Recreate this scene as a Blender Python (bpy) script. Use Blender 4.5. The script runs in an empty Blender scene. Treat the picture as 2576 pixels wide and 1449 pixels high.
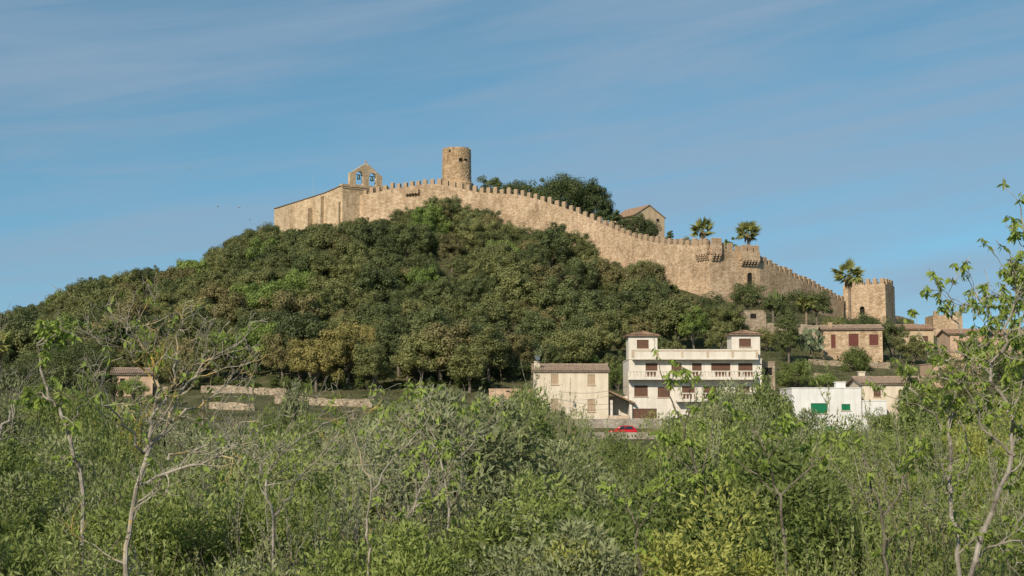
import bpy, bmesh, math, random
import numpy as np
from mathutils import Vector, Matrix
random.seed(7)
RG = np.random.default_rng(7)
scn = bpy.context.scene
col = scn.collection
PI = math.pi
F = 50/36*2576; CX = 1288.0; CY = 724.5; T = math.atan(335/F); ZC = 10.0

def zat(py, Y): return ZC + Y*math.tan(T+math.atan((CY-py)/F))
def at(px, py, Y):
    y = (CY-py)/F
    fw = math.cos(T)-y*math.sin(T)
    return Vector(((px-CX)/F/fw*Y, Y, zat(py, Y)))
def pix(X, Y, Z):
    fw = Y*math.cos(T)+(Z-ZC)*math.sin(T); up = -Y*math.sin(T)+(Z-ZC)*math.cos(T)
    return CX+F*X/fw, CY-F*up/fw
def lerp_line(line, x):
    return float(np.interp(x, [p[0] for p in line], [p[1] for p in line]))

# ------------------------------------------------------------------ tags
def tag(o, label=None, cat=None, group=None, kind=None):
    if label: o['label'] = label
    if cat: o['category'] = cat
    if group: o['group'] = group
    if kind: o['kind'] = kind
    return o
def empty(name, loc, label, cat, group=None, rz=0):
    o = bpy.data.objects.new(name, None); col.objects.link(o)
    o.location = loc; o.rotation_euler = (0, 0, rz); o.empty_display_size = .3
    return tag(o, label, cat, group)
def obj(name, me, parent=None):
    o = bpy.data.objects.new(name, me); col.objects.link(o)
    if parent: o.parent = parent
    return o

# ------------------------------------------------------------------ mesh builders
def np_mesh(name, V, Q, mat):
    me = bpy.data.meshes.new(name)
    V = np.asarray(V, dtype=np.float32); Q = np.asarray(Q, dtype=np.int32)
    k = Q.shape[1]
    me.vertices.add(len(V)); me.vertices.foreach_set('co', V.ravel())
    me.loops.add(Q.size); me.loops.foreach_set('vertex_index', Q.ravel())
    me.polygons.add(len(Q)); me.polygons.foreach_set('loop_start', np.arange(len(Q), dtype=np.int32)*k)
    me.update(calc_edges=True)
    if mat: me.materials.append(mat)
    return me

class MB:
    def __init__(s): s.v = []; s.f = []
    def add(s, V, Fc):
        b = len(s.v); s.v += [tuple(p) for p in V]; s.f += [tuple(i+b for i in f) for f in Fc]
    def box(s, x0, x1, y0, y1, z0, z1, M=None):
        V = [Vector(p) for p in ((x0,y0,z0),(x1,y0,z0),(x1,y1,z0),(x0,y1,z0),(x0,y0,z1),(x1,y0,z1),(x1,y1,z1),(x0,y1,z1))]
        if M: V = [M @ p for p in V]
        s.add(V, [(0,3,2,1),(4,5,6,7),(0,1,5,4),(1,2,6,5),(2,3,7,6),(3,0,4,7)])
    def hexa(s, V): s.add(V, [(0,3,2,1),(4,5,6,7),(0,1,5,4),(1,2,6,5),(2,3,7,6),(3,0,4,7)])
    def tube(s, pts, rad, n=5, cap=True):
        pts = [Vector(p) for p in pts]; b = len(s.v); m = len(pts)
        for i, p in enumerate(pts):
            t = (pts[min(i+1, m-1)]-pts[max(i-1, 0)])
            if t.length < 1e-6: t = Vector((0,0,1))
            t.normalize()
            a = t.cross(Vector((0.31,0.95,0.07)))
            if a.length < .05: a = t.cross(Vector((1,0,0)))
            a.normalize(); c = t.cross(a)
            r = rad[i] if hasattr(rad, '__len__') else rad
            for k in range(n):
                th = 2*PI*k/n
                s.v.append(tuple(p+a*(r*math.cos(th))+c*(r*math.sin(th))))
        for i in range(m-1):
            for k in range(n):
                k2 = (k+1) % n
                s.f.append((b+i*n+k, b+i*n+k2, b+(i+1)*n+k2, b+(i+1)*n+k))
        if cap:
            s.f.append(tuple(b+(m-1)*n+k for k in range(n))); s.f.append(tuple(b+k for k in range(n))[::-1])
    def lathe(s, prof, n=16, o=(0,0,0)):
        b = len(s.v)
        for r, z in prof:
            for k in range(n):
                th = 2*PI*k/n; s.v.append((o[0]+r*math.cos(th), o[1]+r*math.sin(th), o[2]+z))
        for i in range(len(prof)-1):
            for k in range(n):
                k2 = (k+1) % n; s.f.append((b+i*n+k, b+i*n+k2, b+(i+1)*n+k2, b+(i+1)*n+k))
        s.f.append(tuple(b+(len(prof)-1)*n+k for k in range(n))); s.f.append(tuple(b+k for k in range(n))[::-1])
    def panel(s, outline, holes, t, M=None):
        bm = bmesh.new(); ed = []
        for lp in [outline]+list(holes):
            vs = [bm.verts.new((u, 0, z)) for u, z in lp]
            for i in range(len(vs)): ed.append(bm.edges.new((vs[i], vs[(i+1) % len(vs)])))
        bnd = [(e.verts[0], e.verts[1]) for e in ed]
        bmesh.ops.triangle_fill(bm, use_beauty=True, use_dissolve=False, edges=ed, normal=(0,-1,0))
        bm.verts.index_update()
        n = len(bm.verts); V = [v.co.copy() for v in bm.verts]; V2 = [v+Vector((0,t,0)) for v in V]
        AV = V+V2
        if M: AV = [M @ v for v in AV]
        fs = []
        for f in bm.faces:
            ix = [v.index for v in f.verts]; fs.append(tuple(ix)); fs.append(tuple(i+n for i in ix[::-1]))
        for a, b in bnd: fs.append((a.index, b.index, b.index+n, a.index+n))
        s.add(AV, fs); bm.free()
    def build(s, name, mat, parent=None, smooth=False, recalc=True):
        me = bpy.data.meshes.new(name); me.from_pydata(s.v, [], s.f); me.update()
        if recalc and len(s.f) < 20000:
            bm = bmesh.new(); bm.from_mesh(me); bmesh.ops.recalc_face_normals(bm, faces=bm.faces); bm.to_mesh(me); bm.free()
        me.materials.append(mat)
        if smooth: me.polygons.foreach_set('use_smooth', [True]*len(me.polygons))
        return obj(name, me, parent)

def nrm(a): return a/np.maximum(np.linalg.norm(a, axis=-1, keepdims=True), 1e-9)
def leafq(C, D, N, L, W):
    C = np.asarray(C, float); D = nrm(np.asarray(D, float)); S = nrm(np.cross(D, N))
    L = np.asarray(L).reshape(-1, 1)*np.ones((len(C), 1)); W = np.asarray(W).reshape(-1, 1)*np.ones((len(C), 1))
    NN = np.cross(S, D)
    V = np.stack([C, C+D*L*.45+S*W*.5+NN*W*.12, C+D*L, C+D*L*.45-S*W*.5+NN*W*.12], 1).reshape(-1, 3)
    Q = np.arange(len(C)*4).reshape(-1, 4)
    return V, Q

# ------------------------------------------------------------------ materials
def base_mat(name):
    m = bpy.data.materials.new(name); m.use_nodes = True
    return m, m.node_tree.nodes, m.node_tree.links, m.node_tree.nodes['Principled BSDF']
def ramp(N, stops):
    r = N.new('ShaderNodeValToRGB'); e = r.color_ramp.elements
    while len(e) < len(stops): e.new(.5)
    for i, (p, c) in enumerate(stops): e[i].position = p; e[i].color = (*c, 1)
    return r
def noise(N, Lk, co, scale, detail=5, rough=.6, mp=None):
    n = N.new('ShaderNodeTexNoise'); n.inputs['Scale'].default_value = scale; n.inputs['Detail'].default_value = detail; n.inputs['Roughness'].default_value = rough
    if mp:
        m = N.new('ShaderNodeMapping'); m.inputs['Scale'].default_value = mp; Lk.new(co, m.inputs['Vector']); co = m.outputs[0]
    Lk.new(co, n.inputs['Vector']); return n
def mul(N, Lk, a, b, fac=1, typ='MULTIPLY'):
    x = N.new('ShaderNodeMixRGB'); x.blend_type = typ; x.inputs[0].default_value = fac
    Lk.new(a, x.inputs[1]); Lk.new(b, x.inputs[2]); return x.outputs[0]
def rough_mat(name, c1, c2, scale=1.5, rough=.9, bump=.2, streak=.25, spec=.2, bscale=None):
    m, N, Lk, B = base_mat(name)
    tc = N.new('ShaderNodeTexCoord').outputs['Object']
    n1 = noise(N, Lk, tc, scale); r1 = ramp(N, [(.32, c1), (.68, c2)]); Lk.new(n1.outputs['Fac'], r1.inputs[0])
    n2 = noise(N, Lk, tc, scale*.8, 4, .6, (2.5, 2.5, .35)); g = 1-streak
    r2 = ramp(N, [(.35, (g, g*.98, g*.95)), (.62, (1, 1, 1))]); Lk.new(n2.outputs['Fac'], r2.inputs[0])
    Lk.new(mul(N, Lk, r1.outputs[0], r2.outputs[0]), B.inputs['Base Color'])
    B.inputs['Roughness'].default_value = rough; B.inputs['Specular IOR Level'].default_value = spec
    if bump:
        n3 = noise(N, Lk, tc, bscale or scale*5); b = N.new('ShaderNodeBump'); b.inputs['Strength'].default_value = bump; b.inputs['Distance'].default_value = .08
        Lk.new(n3.outputs['Fac'], b.inputs['Height']); Lk.new(b.outputs[0], B.inputs['Normal'])
    return m
def stone_mat(name, c1, c2, c3, size=1.6, flat=1.9, bump=.5, patch=.16, stain=.68):
    m, N, Lk, B = base_mat(name)
    tc = N.new('ShaderNodeTexCoord').outputs['Object']
    mp = N.new('ShaderNodeMapping'); mp.inputs['Scale'].default_value = (1, 1, flat); Lk.new(tc, mp.inputs['Vector'])
    v = N.new('ShaderNodeTexVoronoi'); v.inputs['Scale'].default_value = size; Lk.new(mp.outputs[0], v.inputs['Vector'])
    sp = N.new('ShaderNodeSeparateColor'); Lk.new(v.outputs['Color'], sp.inputs[0])
    r1 = ramp(N, [(0, c1), (.5, c2), (1, c3)]); Lk.new(sp.outputs[0], r1.inputs[0])
    e = N.new('ShaderNodeTexVoronoi'); e.feature = 'DISTANCE_TO_EDGE'; e.inputs['Scale'].default_value = size; Lk.new(mp.outputs[0], e.inputs['Vector'])
    r2 = ramp(N, [(0, (.66, .62, .58)), (.07, (1, 1, 1))]); Lk.new(e.outputs['Distance'], r2.inputs[0])
    n = noise(N, Lk, tc, patch, 7, .65); r3 = ramp(N, [(.33, (stain, stain*.96, stain*.91)), (.5, (.97, .96, .94)), (.7, (1.12, 1.11, 1.1))]); Lk.new(n.outputs['Fac'], r3.inputs[0])
    n4 = noise(N, Lk, tc, .9, 5, .7, (1, 1, .25)); r4 = ramp(N, [(.36, (.70, .68, .66)), (.55, (1, 1, 1))]); Lk.new(n4.outputs['Fac'], r4.inputs[0])
    c = mul(N, Lk, mul(N, Lk, mul(N, Lk, r1.outputs[0], r2.outputs[0], .8), r3.outputs[0]), r4.outputs[0], .8)
    Lk.new(c, B.inputs['Base Color']); B.inputs['Roughness'].default_value = .95; B.inputs['Specular IOR Level'].default_value = .1
    b = N.new('ShaderNodeBump'); b.inputs['Strength'].default_value = bump; b.inputs['Distance'].default_value = .1
    r5 = ramp(N, [(0, (0, 0, 0)), (.15, (1, 1, 1))]); Lk.new(e.outputs['Distance'], r5.inputs[0])
    n6 = noise(N, Lk, tc, 3, 6, .7); Lk.new(mul(N, Lk, r5.outputs[0], n6.outputs['Fac'], .6), b.inputs['Height']); Lk.new(b.outputs[0], B.inputs['Normal'])
    return m
def leaf_mat(name, c1, c2, c3, trans=.25, nscale=.7, rnd=.5, gloss=.25, K=1.0):
    m, N, Lk, B = base_mat(name)
    c1, c2, c3 = [tuple(min(x*K, .8) for x in c) for c in (c1, c2, c3)]
    tc = N.new('ShaderNodeTexCoord').outputs['Object']
    oi = N.new('ShaderNodeObjectInfo')
    ad = N.new('ShaderNodeVectorMath'); ad.operation = 'ADD'
    sc = N.new('ShaderNodeMath'); sc.operation = 'MULTIPLY'; sc.inputs[1].default_value = 50; Lk.new(oi.outputs['Random'], sc.inputs[0])
    Lk.new(tc, ad.inputs[0]); Lk.new(sc.outputs[0], ad.inputs[1])
    n = noise(N, Lk, ad.outputs[0], nscale, 6, .7)
    mr = N.new('ShaderNodeMapRange'); mr.inputs[1].default_value = .3; mr.inputs[2].default_value = .7; Lk.new(n.outputs['Fac'], mr.inputs[0])
    mx = N.new('ShaderNodeMix'); mx.inputs[0].default_value = rnd; Lk.new(mr.outputs[0], mx.inputs[2]); Lk.new(oi.outputs['Random'], mx.inputs[3])
    r = ramp(N, [(.1, c1), (.5, c2), (.92, c3)]); Lk.new(mx.outputs[0], r.inputs[0])
    Lk.new(r.outputs[0], B.inputs['Base Color']); B.inputs['Roughness'].default_value = .55; B.inputs['Specular IOR Level'].default_value = gloss
    t = N.new('ShaderNodeBsdfTranslucent'); Lk.new(r.outputs[0], t.inputs['Color'])
    ms = N.new('ShaderNodeMixShader'); ms.inputs[0].default_value = trans
    Lk.new(B.outputs[0], ms.inputs[1]); Lk.new(t.outputs[0], ms.inputs[2]); Lk.new(ms.outputs[0], N['Material Output'].inputs['Surface'])
    return m
def plain(name, c, rough=.5, spec=.4, var=.15):
    return rough_mat(name, tuple(x*(1-var) for x in c), c, 3, rough, .05, .1, spec)
def _metal(name, c, rough):
    m, N, Lk, B = base_mat(name); tc = N.new('ShaderNodeTexCoord').outputs['Object']
    n = noise(N, Lk, tc, 8); r = ramp(N, [(.3, tuple(x*.7 for x in c)), (.7, c)]); Lk.new(n.outputs['Fac'], r.inputs[0]); Lk.new(r.outputs[0], B.inputs['Base Color'])
    B.inputs['Metallic'].default_value = .8; B.inputs['Roughness'].default_value = rough; return m

M = {}
M['castle'] = stone_mat('castle_stone', (.39,.27,.17), (.52,.378,.248), (.60,.458,.315), 1.8)
M['tower'] = stone_mat('tower_stone', (.37,.245,.138), (.50,.345,.208), (.59,.435,.275), 1.8)
M['church'] = stone_mat('church_stone', (.47,.345,.215), (.55,.415,.27), (.605,.465,.31), 1.1, 1.6, .35, .2, .78)
M['rubble'] = stone_mat('rubble_stone', (.27,.21,.145), (.38,.305,.222), (.48,.395,.295), 3.0, 1.6)
M['greystone'] = stone_mat('grey_retaining_stone', (.27,.235,.19), (.34,.30,.245), (.40,.355,.29), 2.2, 1.5, .4)
M['white'] = rough_mat('white_plaster', (.62,.555,.47), (.70,.64,.545), .8, .9, .1, .14)
M['cream'] = rough_mat('cream_plaster', (.60,.505,.38), (.68,.585,.455), .7, .9, .1, .14)
M['coolwhite'] = rough_mat('whitewash', (.64,.62,.59), (.72,.70,.66), .6, .9, .1, .14)
M['peach'] = rough_mat('peach_plaster', (.50,.34,.225), (.58,.41,.28), .8, .9, .1, .2)
M['ochre'] = rough_mat('ochre_plaster', (.48,.35,.215), (.56,.42,.27), .6, .9, .15, .2)
M['trim'] = rough_mat('sandstone_trim', (.50,.38,.27), (.58,.46,.34), 2, .9, .1, .2)
M['tile'] = rough_mat('terracotta_tile', (.25,.155,.10), (.42,.285,.195), 2.2, .9, .3, .3)
M['paletile'] = rough_mat('pale_weathered_tile', (.25,.175,.125), (.42,.32,.24), 2.2, .9, .3, .3)
M['darktile'] = rough_mat('weathered_dark_tile', (.14,.10,.075), (.24,.18,.135), 2, .9, .3, .3)
M['brown'] = rough_mat('brown_shutter', (.115,.06,.038), (.16,.085,.055), 4, .6, .1, .1)
M['tan'] = rough_mat('tan_shutter', (.40,.29,.19), (.46,.345,.23), 4, .6, .1, .1)
M['maroon'] = rough_mat('maroon_shutter', (.125,.038,.028), (.16,.052,.038), 4, .6, .1, .1)
M['green'] = rough_mat('green_shutter', (.01,.14,.06), (.015,.18,.08), 4, .5, .1, .1)
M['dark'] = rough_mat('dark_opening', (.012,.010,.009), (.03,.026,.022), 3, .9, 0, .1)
M['road'] = rough_mat('asphalt', (.12,.115,.105), (.17,.16,.145), 3, .95, .2, .1)
M['glass'] = plain('window_glass', (.02,.025,.03), .08, .8)
M['red'] = plain('red_car_paint', (.50,.012,.018), .25, .6, .06)
M['rubber'] = plain('tyre_rubber', (.02,.02,.02), .85)
M['metal'] = _metal('grey_metal', (.4,.4,.4), .4)
M['bronze'] = _metal('bell_bronze', (.10,.16,.15), .6)
M['lampglass'] = plain('lamp_glass', (.6,.6,.55), .2)
M['cable'] = plain('cable_black', (.03,.03,.03), .7)
M['gull'] = plain('gull_feather', (.35,.35,.36), .7)
M['bark'] = rough_mat('grey_bark', (.12,.10,.075), (.24,.20,.15), 6, .95, .5, .3)
M['palebark'] = rough_mat('pale_bark', (.22,.185,.145), (.42,.37,.30), 5, .95, .4, .3)
M['drybark'] = rough_mat('dry_twig', (.22,.165,.11), (.36,.285,.20), 4, .95, .2, .2)
M['palmtrunk'] = rough_mat('palm_trunk', (.18,.13,.09), (.34,.25,.17), 3, .95, .5, .3)
M['deadfrond'] = rough_mat('dead_frond', (.22,.155,.085), (.38,.275,.155), 3, .95, .2, .2)
def lichen_mat():
    m, N, Lk, B = base_mat('lichen_bark'); tc = N.new('ShaderNodeTexCoord').outputs['Object']
    n = noise(N, Lk, tc, 6); r = ramp(N, [(.3, (.17,.14,.105)), (.7, (.42,.365,.285))]); Lk.new(n.outputs['Fac'], r.inputs[0])
    n2 = noise(N, Lk, tc, 2.2, 6, .7); r2 = ramp(N, [(.51, (0,0,0)), (.61, (.9,.9,.9))]); Lk.new(n2.outputs['Fac'], r2.inputs[0])
    y = N.new('ShaderNodeRGB'); y.outputs[0].default_value = (.48,.32,.06,1)
    x = N.new('ShaderNodeMixRGB'); Lk.new(r2.outputs[0], x.inputs[0]); Lk.new(r.outputs[0], x.inputs[1]); Lk.new(y.outputs[0], x.inputs[2])
    Lk.new(x.outputs[0], B.inputs['Base Color']); B.inputs['Roughness'].default_value = .95
    return m
M['lichen'] = lichen_mat()
HK = 2.05
LM = {
 'dark': leaf_mat('dark_oak_leaf', (.028,.036,.013), (.052,.062,.022), (.082,.091,.033), .2, .5, .5, .2, HK),
 'olive': leaf_mat('olive_oak_leaf', (.047,.052,.018), (.081,.085,.029), (.122,.121,.043), .2, .5, .5, .2, HK),
 'brown': leaf_mat('brownish_oak_leaf', (.060,.055,.022), (.097,.085,.034), (.138,.117,.05), .2, .5, .5, .2, HK),
 'bright': leaf_mat('bright_green_leaf', (.054,.076,.018), (.092,.122,.029), (.135,.165,.044), .25, .5, .5, .2, HK),
 'gold': leaf_mat('golden_oak_leaf', (.080,.073,.022), (.125,.107,.034), (.17,.14,.048), .2, .5, .5, .2, HK*1.05),
 'pine': leaf_mat('pine_needle', (.026,.036,.014), (.046,.058,.021), (.075,.086,.031), .2, .6, .5, .2, 2.0),
 'wood': leaf_mat('wood_leaf', (.032,.040,.015), (.066,.073,.026), (.112,.111,.040), .2, .14, .0, .2, HK),
 'under': leaf_mat('undergrowth_leaf', (.024,.031,.011), (.045,.055,.019), (.076,.086,.03), .2, .2, .0, .2, 1.8),
 'willow': leaf_mat('narrow_green_leaf', (.078,.096,.027), (.132,.153,.044), (.195,.215,.07), .35, .9, .45, .3, 1.9),
 'grey': leaf_mat('grey_green_leaf', (.082,.090,.040), (.13,.139,.064), (.195,.20,.095), .3, .9, .4, .3, 1.9),
 'lentisk': leaf_mat('dark_shrub_leaf', (.032,.042,.012), (.062,.078,.020), (.112,.132,.036), .3, .8, .4, .25, 2.2),
 'mid': leaf_mat('mid_green_shrub_leaf', (.066,.084,.020), (.115,.138,.034), (.178,.20,.055), .35, .8, .45, .25, 2.0),
 'lime': leaf_mat('yellow_green_shrub_leaf', (.095,.105,.022), (.155,.165,.036), (.225,.22,.056), .35, .8, .45, .25, 2.0),
 'fresh': leaf_mat('fresh_green_leaf', (.11,.15,.026), (.18,.23,.042), (.25,.30,.065), .45, 1.5, .3, .3, 1.6),
 'yellow': leaf_mat('yellowish_leaf', (.13,.12,.025), (.20,.178,.035), (.28,.225,.05), .35, 1.2, .3, .3, 1.8),
 'dry': leaf_mat('dry_brown_leaf', (.12,.095,.045), (.19,.15,.075), (.26,.21,.11), .25, 1.2, .3, .2, 1.6),
 'palm': leaf_mat('palm_leaf', (.070,.078,.021), (.12,.122,.036), (.185,.175,.058), .35, 1, .3, .3, 2.4),
 'cactus': leaf_mat('cactus_skin', (.07,.10,.025), (.11,.14,.036), (.16,.185,.055), .05, 1, .3, .3, .9),
 'agave': leaf_mat('blue_green_pad', (.09,.115,.06), (.14,.165,.09), (.20,.225,.12), .1, 1, .3, .3, 1.1),
}

# ------------------------------------------------------------------ terrain
near = [(-300,-1.7),(0,-1.75),(6,-2.5),(15,-3.7),(30,-4.8),(60,-5.8),(100,-5.6),(145,-3.8)]
TC = {
 -700: [(170,1055),(190,1020),(205,1000),(260,950),(350,930),(420,950),(600,1050)],
 0:    [(170,1050),(190,1012),(205,985),(240,940),(300,872),(350,832),(400,850),(600,1000)],
 300:  [(170,1050),(190,1010),(205,980),(240,915),(300,805),(350,730),(385,732),(430,790),(600,1000)],
 450:  [(170,1050),(190,1010),(205,978),(240,905),(300,780),(350,702),(385,706),(430,770),(600,1000)],
 600:  [(170,1050),(190,1010),(205,978),(240,890),(300,735),(345,645),(360,630),(395,650),(450,760),(600,1000)],
 700:  [(170,1050),(190,1010),(205,978),(240,880),(300,700),(345,610),(360,598),(395,610),(450,700),(600,1000)],
 900:  [(170,1050),(190,1012),(205,978),(240,874),(300,675),(335,588),(350,572),(390,560),(450,660),(600,1000)],
 1110: [(170,1055),(190,1015),(205,978),(240,870),(300,655),(330,565),(342,548),(390,530),(450,640),(600,1000)],
 1260: [(170,1075),(190,1030),(205,978),(240,872),(300,665),(325,595),(335,575),(390,560),(450,660),(600,1000)],
 1340: [(172,1108),(176,1104),(184,1102),(186,1054),(196,1050),(205,990),(240,875),(300,680),(325,605),(335,590),(390,580),(450,660),(600,1000)],
 1500: [(172,1108),(176,1104),(184,1102),(186,1054),(196,1050),(205,990),(240,880),(290,730),(318,655),(345,610),(390,600),(450,700),(600,1000)],
 1700: [(172,1108),(176,1104),(184,1102),(186,1058),(198,1050),(207,975),(240,885),(280,775),(300,720),(340,650),(400,650),(450,750),(600,1000)],
 1790: [(172,1108),(176,1104),(184,1102),(186,1058),(198,1045),(207,960),(240,870),(280,775),(291,752),(310,690),(400,690),(450,800),(600,1000)],
 1910: [(172,1106),(184,1100),(190,1050),(207,960),(230,895),(270,820),(296,768),(310,735),(400,730),(450,850),(600,1010)],
 2130: [(172,1100),(180,1092),(190,1050),(207,975),(232,908),(270,855),(300,815),(330,795),(400,800),(450,900),(600,1020)],
 2576: [(172,1100),(180,1092),(205,1010),(235,925),(300,875),(400,860),(500,950),(600,1030)],
 3300: [(172,1100),(205,1030),(235,970),(300,930),(400,930),(500,990),(600,1040)],
}
TP = np.array(sorted(TC)); YG = np.arange(-300, 902, 2.0)
TZ = np.array([np.interp(YG, [a for a, b in near]+[a for a, b in TC[p]]+[900], [ZC+b for a, b in near]+[zat(b, a) for a, b in TC[p]]+[ZC-14]) for p in TP])
def H(X, Y):
    X = np.asarray(X, float); Y = np.asarray(Y, float)
    px = np.clip(CX+F*X/np.maximum(Y, 30), TP[0], TP[-1]-1)
    i = np.clip(np.searchsorted(TP, px, side='right')-1, 0, len(TP)-2)
    u = (px-TP[i])/(TP[i+1]-TP[i]); u = u*u*(3-2*u)*.5+u*.5
    y = np.clip((Y-YG[0])/2.0, 0, len(YG)-1.001); j = y.astype(int); v = y-j
    a = TZ[i, j]*(1-v)+TZ[i, j+1]*v; b = TZ[i+1, j]*(1-v)+TZ[i+1, j+1]*v
    return a*(1-u)+b*u
def hh(X, Y): return float(H(X, Y))
def X_of(px, Y): return (px-CX)/F*Y

M['ground'] = rough_mat('hillside_soil', (.05,.058,.022), (.15,.135,.068), .25, 1, .4, .2, .1)
xs = np.concatenate([[-9000,-5000,-2500,-1200,-700,-450,-330], np.arange(-260, 261, 4), [330,450,700,1200,2500,5000,9000]])
ys = np.concatenate([[-300,-150], np.arange(-60, 470, 3), [490,520,560,620,700,800,900,1500,3000,6000,9500]])
GX, GY = np.meshgrid(xs, ys); GZ = H(GX, GY)
GZ = GZ + .25*np.sin(GX*.31+1.3)*np.sin(GY*.27)*(GY < 165)
nx, ny = len(xs), len(ys)
idx = np.arange(nx*ny).reshape(ny, nx)
Q = np.stack([idx[:-1,:-1], idx[:-1,1:], idx[1:,1:], idx[1:,:-1]], -1).reshape(-1, 4)
g = obj('ground', np_mesh('ground', np.stack([GX, GY, GZ], -1).reshape(-1, 3), Q, M['ground']))
g.data.polygons.foreach_set('use_smooth', [True]*len(g.data.polygons))
tag(g, kind='structure')

# road strip
rb = MB(); zr = zat(1102, 180)+.12
for a, b in zip(range(1240, 2000, 20), range(1260, 2020, 20)):
    p = [Vector((X_of(a, 180), 176.6, zr)), Vector((X_of(b, 180), 176.6, zr)), Vector((X_of(b, 180), 183.4, zr)), Vector((X_of(a, 180), 183.4, zr))]
    rb.hexa([v-Vector((0,0,.4)) for v in p]+p)
tag(rb.build('road', M['road']), kind='structure')

# ------------------------------------------------------------------ castle wall
wall_px = [(866,516,351),(905,492,348.5),(950,483,346.5),(985,474,345),(1025,470,343),(1060,464,341),(1100,463,340),(1150,472,338),(1205,484,335.5),(1300,489,330),(1345,499,327),(1400,517,324),(1450,534,321),(1500,557,318),(1550,580,313),(1600,600,308),(1650,611,303),(1700,615,298),(1750,617,293.5),(1786,620,290)]
right_px = [(1786,620,290),(1820,624,291.2),(1862,634,292.8),(1905,650,294.4),(1912,657,294.8),(1960,680,299),(2020,708,305),(2080,738,312),(2122,760,318)]
def P3(p): return at(p[0], p[1], p[2])
croot = empty('castle_wall', at(1400, 600, 324), 'long crenellated sandstone castle wall running down the wooded hill', 'castle wall')
def curtain(mb, P, zb, t, root):
    n = len(P); off = []
    for i in range(n):
        d = (P[min(i+1, n-1)]-P[max(i-1, 0)]); d.z = 0; d.normalize(); off.append(Vector((-d.y, d.x, 0))*t)
    V = []
    for i in range(n):
        f, b = P[i], P[i]+off[i]; zz = zb[i]
        V += [(f.x, f.y, zz), (f.x, f.y, f.z), (b.x, b.y, b.z), (b.x, b.y, zz)]
    V = [Vector(v)-root.location for v in V]; fs = []
    for i in range(n-1):
        a = 4*i; c = a+4
        fs += [(a, c, c+1, a+1), (a+1, c+1, c+2, a+2), (a+2, c+2, c+3, a+3), (a+3, c+3, c, a)]
    fs += [(0,1,2,3), (4*n-4,4*n-1,4*n-2,4*n-3)]
    mb.add(V, fs)
def merlon_mesh(w=1.0, d=.7, h=1.25, mat=None):
    mb = MB(); c = .12
    mb.box(-w/2, w/2, 0, d, -.35, h-.12); mb.hexa([Vector(p) for p in ((-w/2-.03,-.04,h-.12),(w/2+.03,-.04,h-.12),(w/2+.03,d+.04,h-.12),(-w/2-.03,d+.04,h-.12),(-w/2+c,c,h+.05),(w/2-c,c,h+.05),(w/2-c,d-c,h+.05),(-w/2+c,d-c,h+.05))])
    o = mb.build('merlon', mat or M['castle']); me = o.data; bpy.data.objects.remove(o); return me
def merlons(P, root, me, step=1.92, first=.6, jit=.06):
    s = first; acc = 0
    for a, b in zip(P[:-1], P[1:]):
        d = b-a; L = Vector((d.x, d.y, 0)).length
        while s < acc+L:
            p = a+d*((s-acc)/L); o = obj('merlon', me, root)
            lp = p-root.location; ang = math.atan2(d.y, d.x)
            inw = Vector((-d.y, d.x, 0)).normalized()*.05
            o.location = lp+inw; o.rotation_euler = (0, 0, ang); sc = 1+random.uniform(-jit, jit)*1.8
            o.scale = (sc, 1, 1+random.uniform(-jit, jit)*3); s += step*(1+random.uniform(-jit, jit)*.6)
        acc += L
PL = [P3(p) for p in wall_px]; PR = [P3(p) for p in right_px]
w = MB()
ZBL = [hh(p.x, p.y)-4 for p in PL]; ZBR = [hh(p.x, p.y)-5 for p in PR]
curtain(w, PL, ZBL, 1.7, croot); curtain(w, PR, ZBR, 1.7, croot)
wo = w.build('wall', M['castle'], croot)
mm = merlon_mesh()
merlons(PL, croot, mm, 1.88); merlons(PR[3:], croot, mm, 1.8, .7)
def bartizan(P0, P1, out, z0, z1, ncorb, root, name='machicolation', mer=0):
    d = (P1-P0); d.z = 0; L = d.length; d.normalize(); nf = Vector((d.y, -d.x, 0))
    mt = Matrix.Translation(P0-root.location) @ Matrix(((d.x, -nf.x, 0, 0), (d.y, -nf.y, 0, 0), (0, 0, 1, 0), (0, 0, 0, 1)))
    mt.translation.z = 0
    zr0 = -root.location.z
    mb = MB(); mb.box(0, L, -out, .3, z0+zr0, z1+zr0, mt)
    mo = mb.build(name, M['castle'], root)
    hc = (z1-z0)*.62
    for i in range(ncorb):
        x = (i+.5)*L/ncorb; cw = L/ncorb*.26; cb = MB()
        for k in range(3):
            cb.box(x-cw, x+cw, -out*(1-.3*k)+.02, .2, z0+zr0-hc*(k+1)/3+.003, z0+zr0-hc*k/3-.003, mt)
        cb.build('corbel', M['castle'], mo)
    if mer:
        for i in range(mer):
            o = obj('merlon', mm, root); q = mt @ Vector(((i+.5)*L/mer, -out+.03, z1+zr0)); o.location = q; o.rotation_euler = (0, 0, math.atan2(d.y, d.x))
def onl(P, px_list, px):
    for i in range(len(px_list)-1):
        if px_list[i][0] <= px <= px_list[i+1][0]:
            t = (px-px_list[i][0])/(px_list[i+1][0]-px_list[i][0]); return P[i].lerp(P[i+1], t)
a = onl(PL, wall_px, 1022); b = onl(PL, wall_px, 1057)
bartizan(a, b, .9, zat(487, 342), zat(478, 342), 5, croot)
a = onl(PL, wall_px, 1754)
bartizan(a, PL[-1]-Vector((0,0,0)), .95, zat(640, 291), zat(617, 291), 5, croot, mer=3)
b2 = PR[0].lerp(PR[1], .72)
bartizan(PR[0]+Vector((.02,-.02,0)), b2, .95, zat(641, 291), zat(616, 291), 3, croot, mer=2)
bartizan(onl(PR, right_px, 1860), onl(PR, right_px, 1905), 1.1, zat(656, 294), zat(634, 294), 6, croot, mer=3)
merlons([PR[0].lerp(PR[1], .8), PR[1], PR[2]], croot, mm, 1.9, .6)
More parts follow.
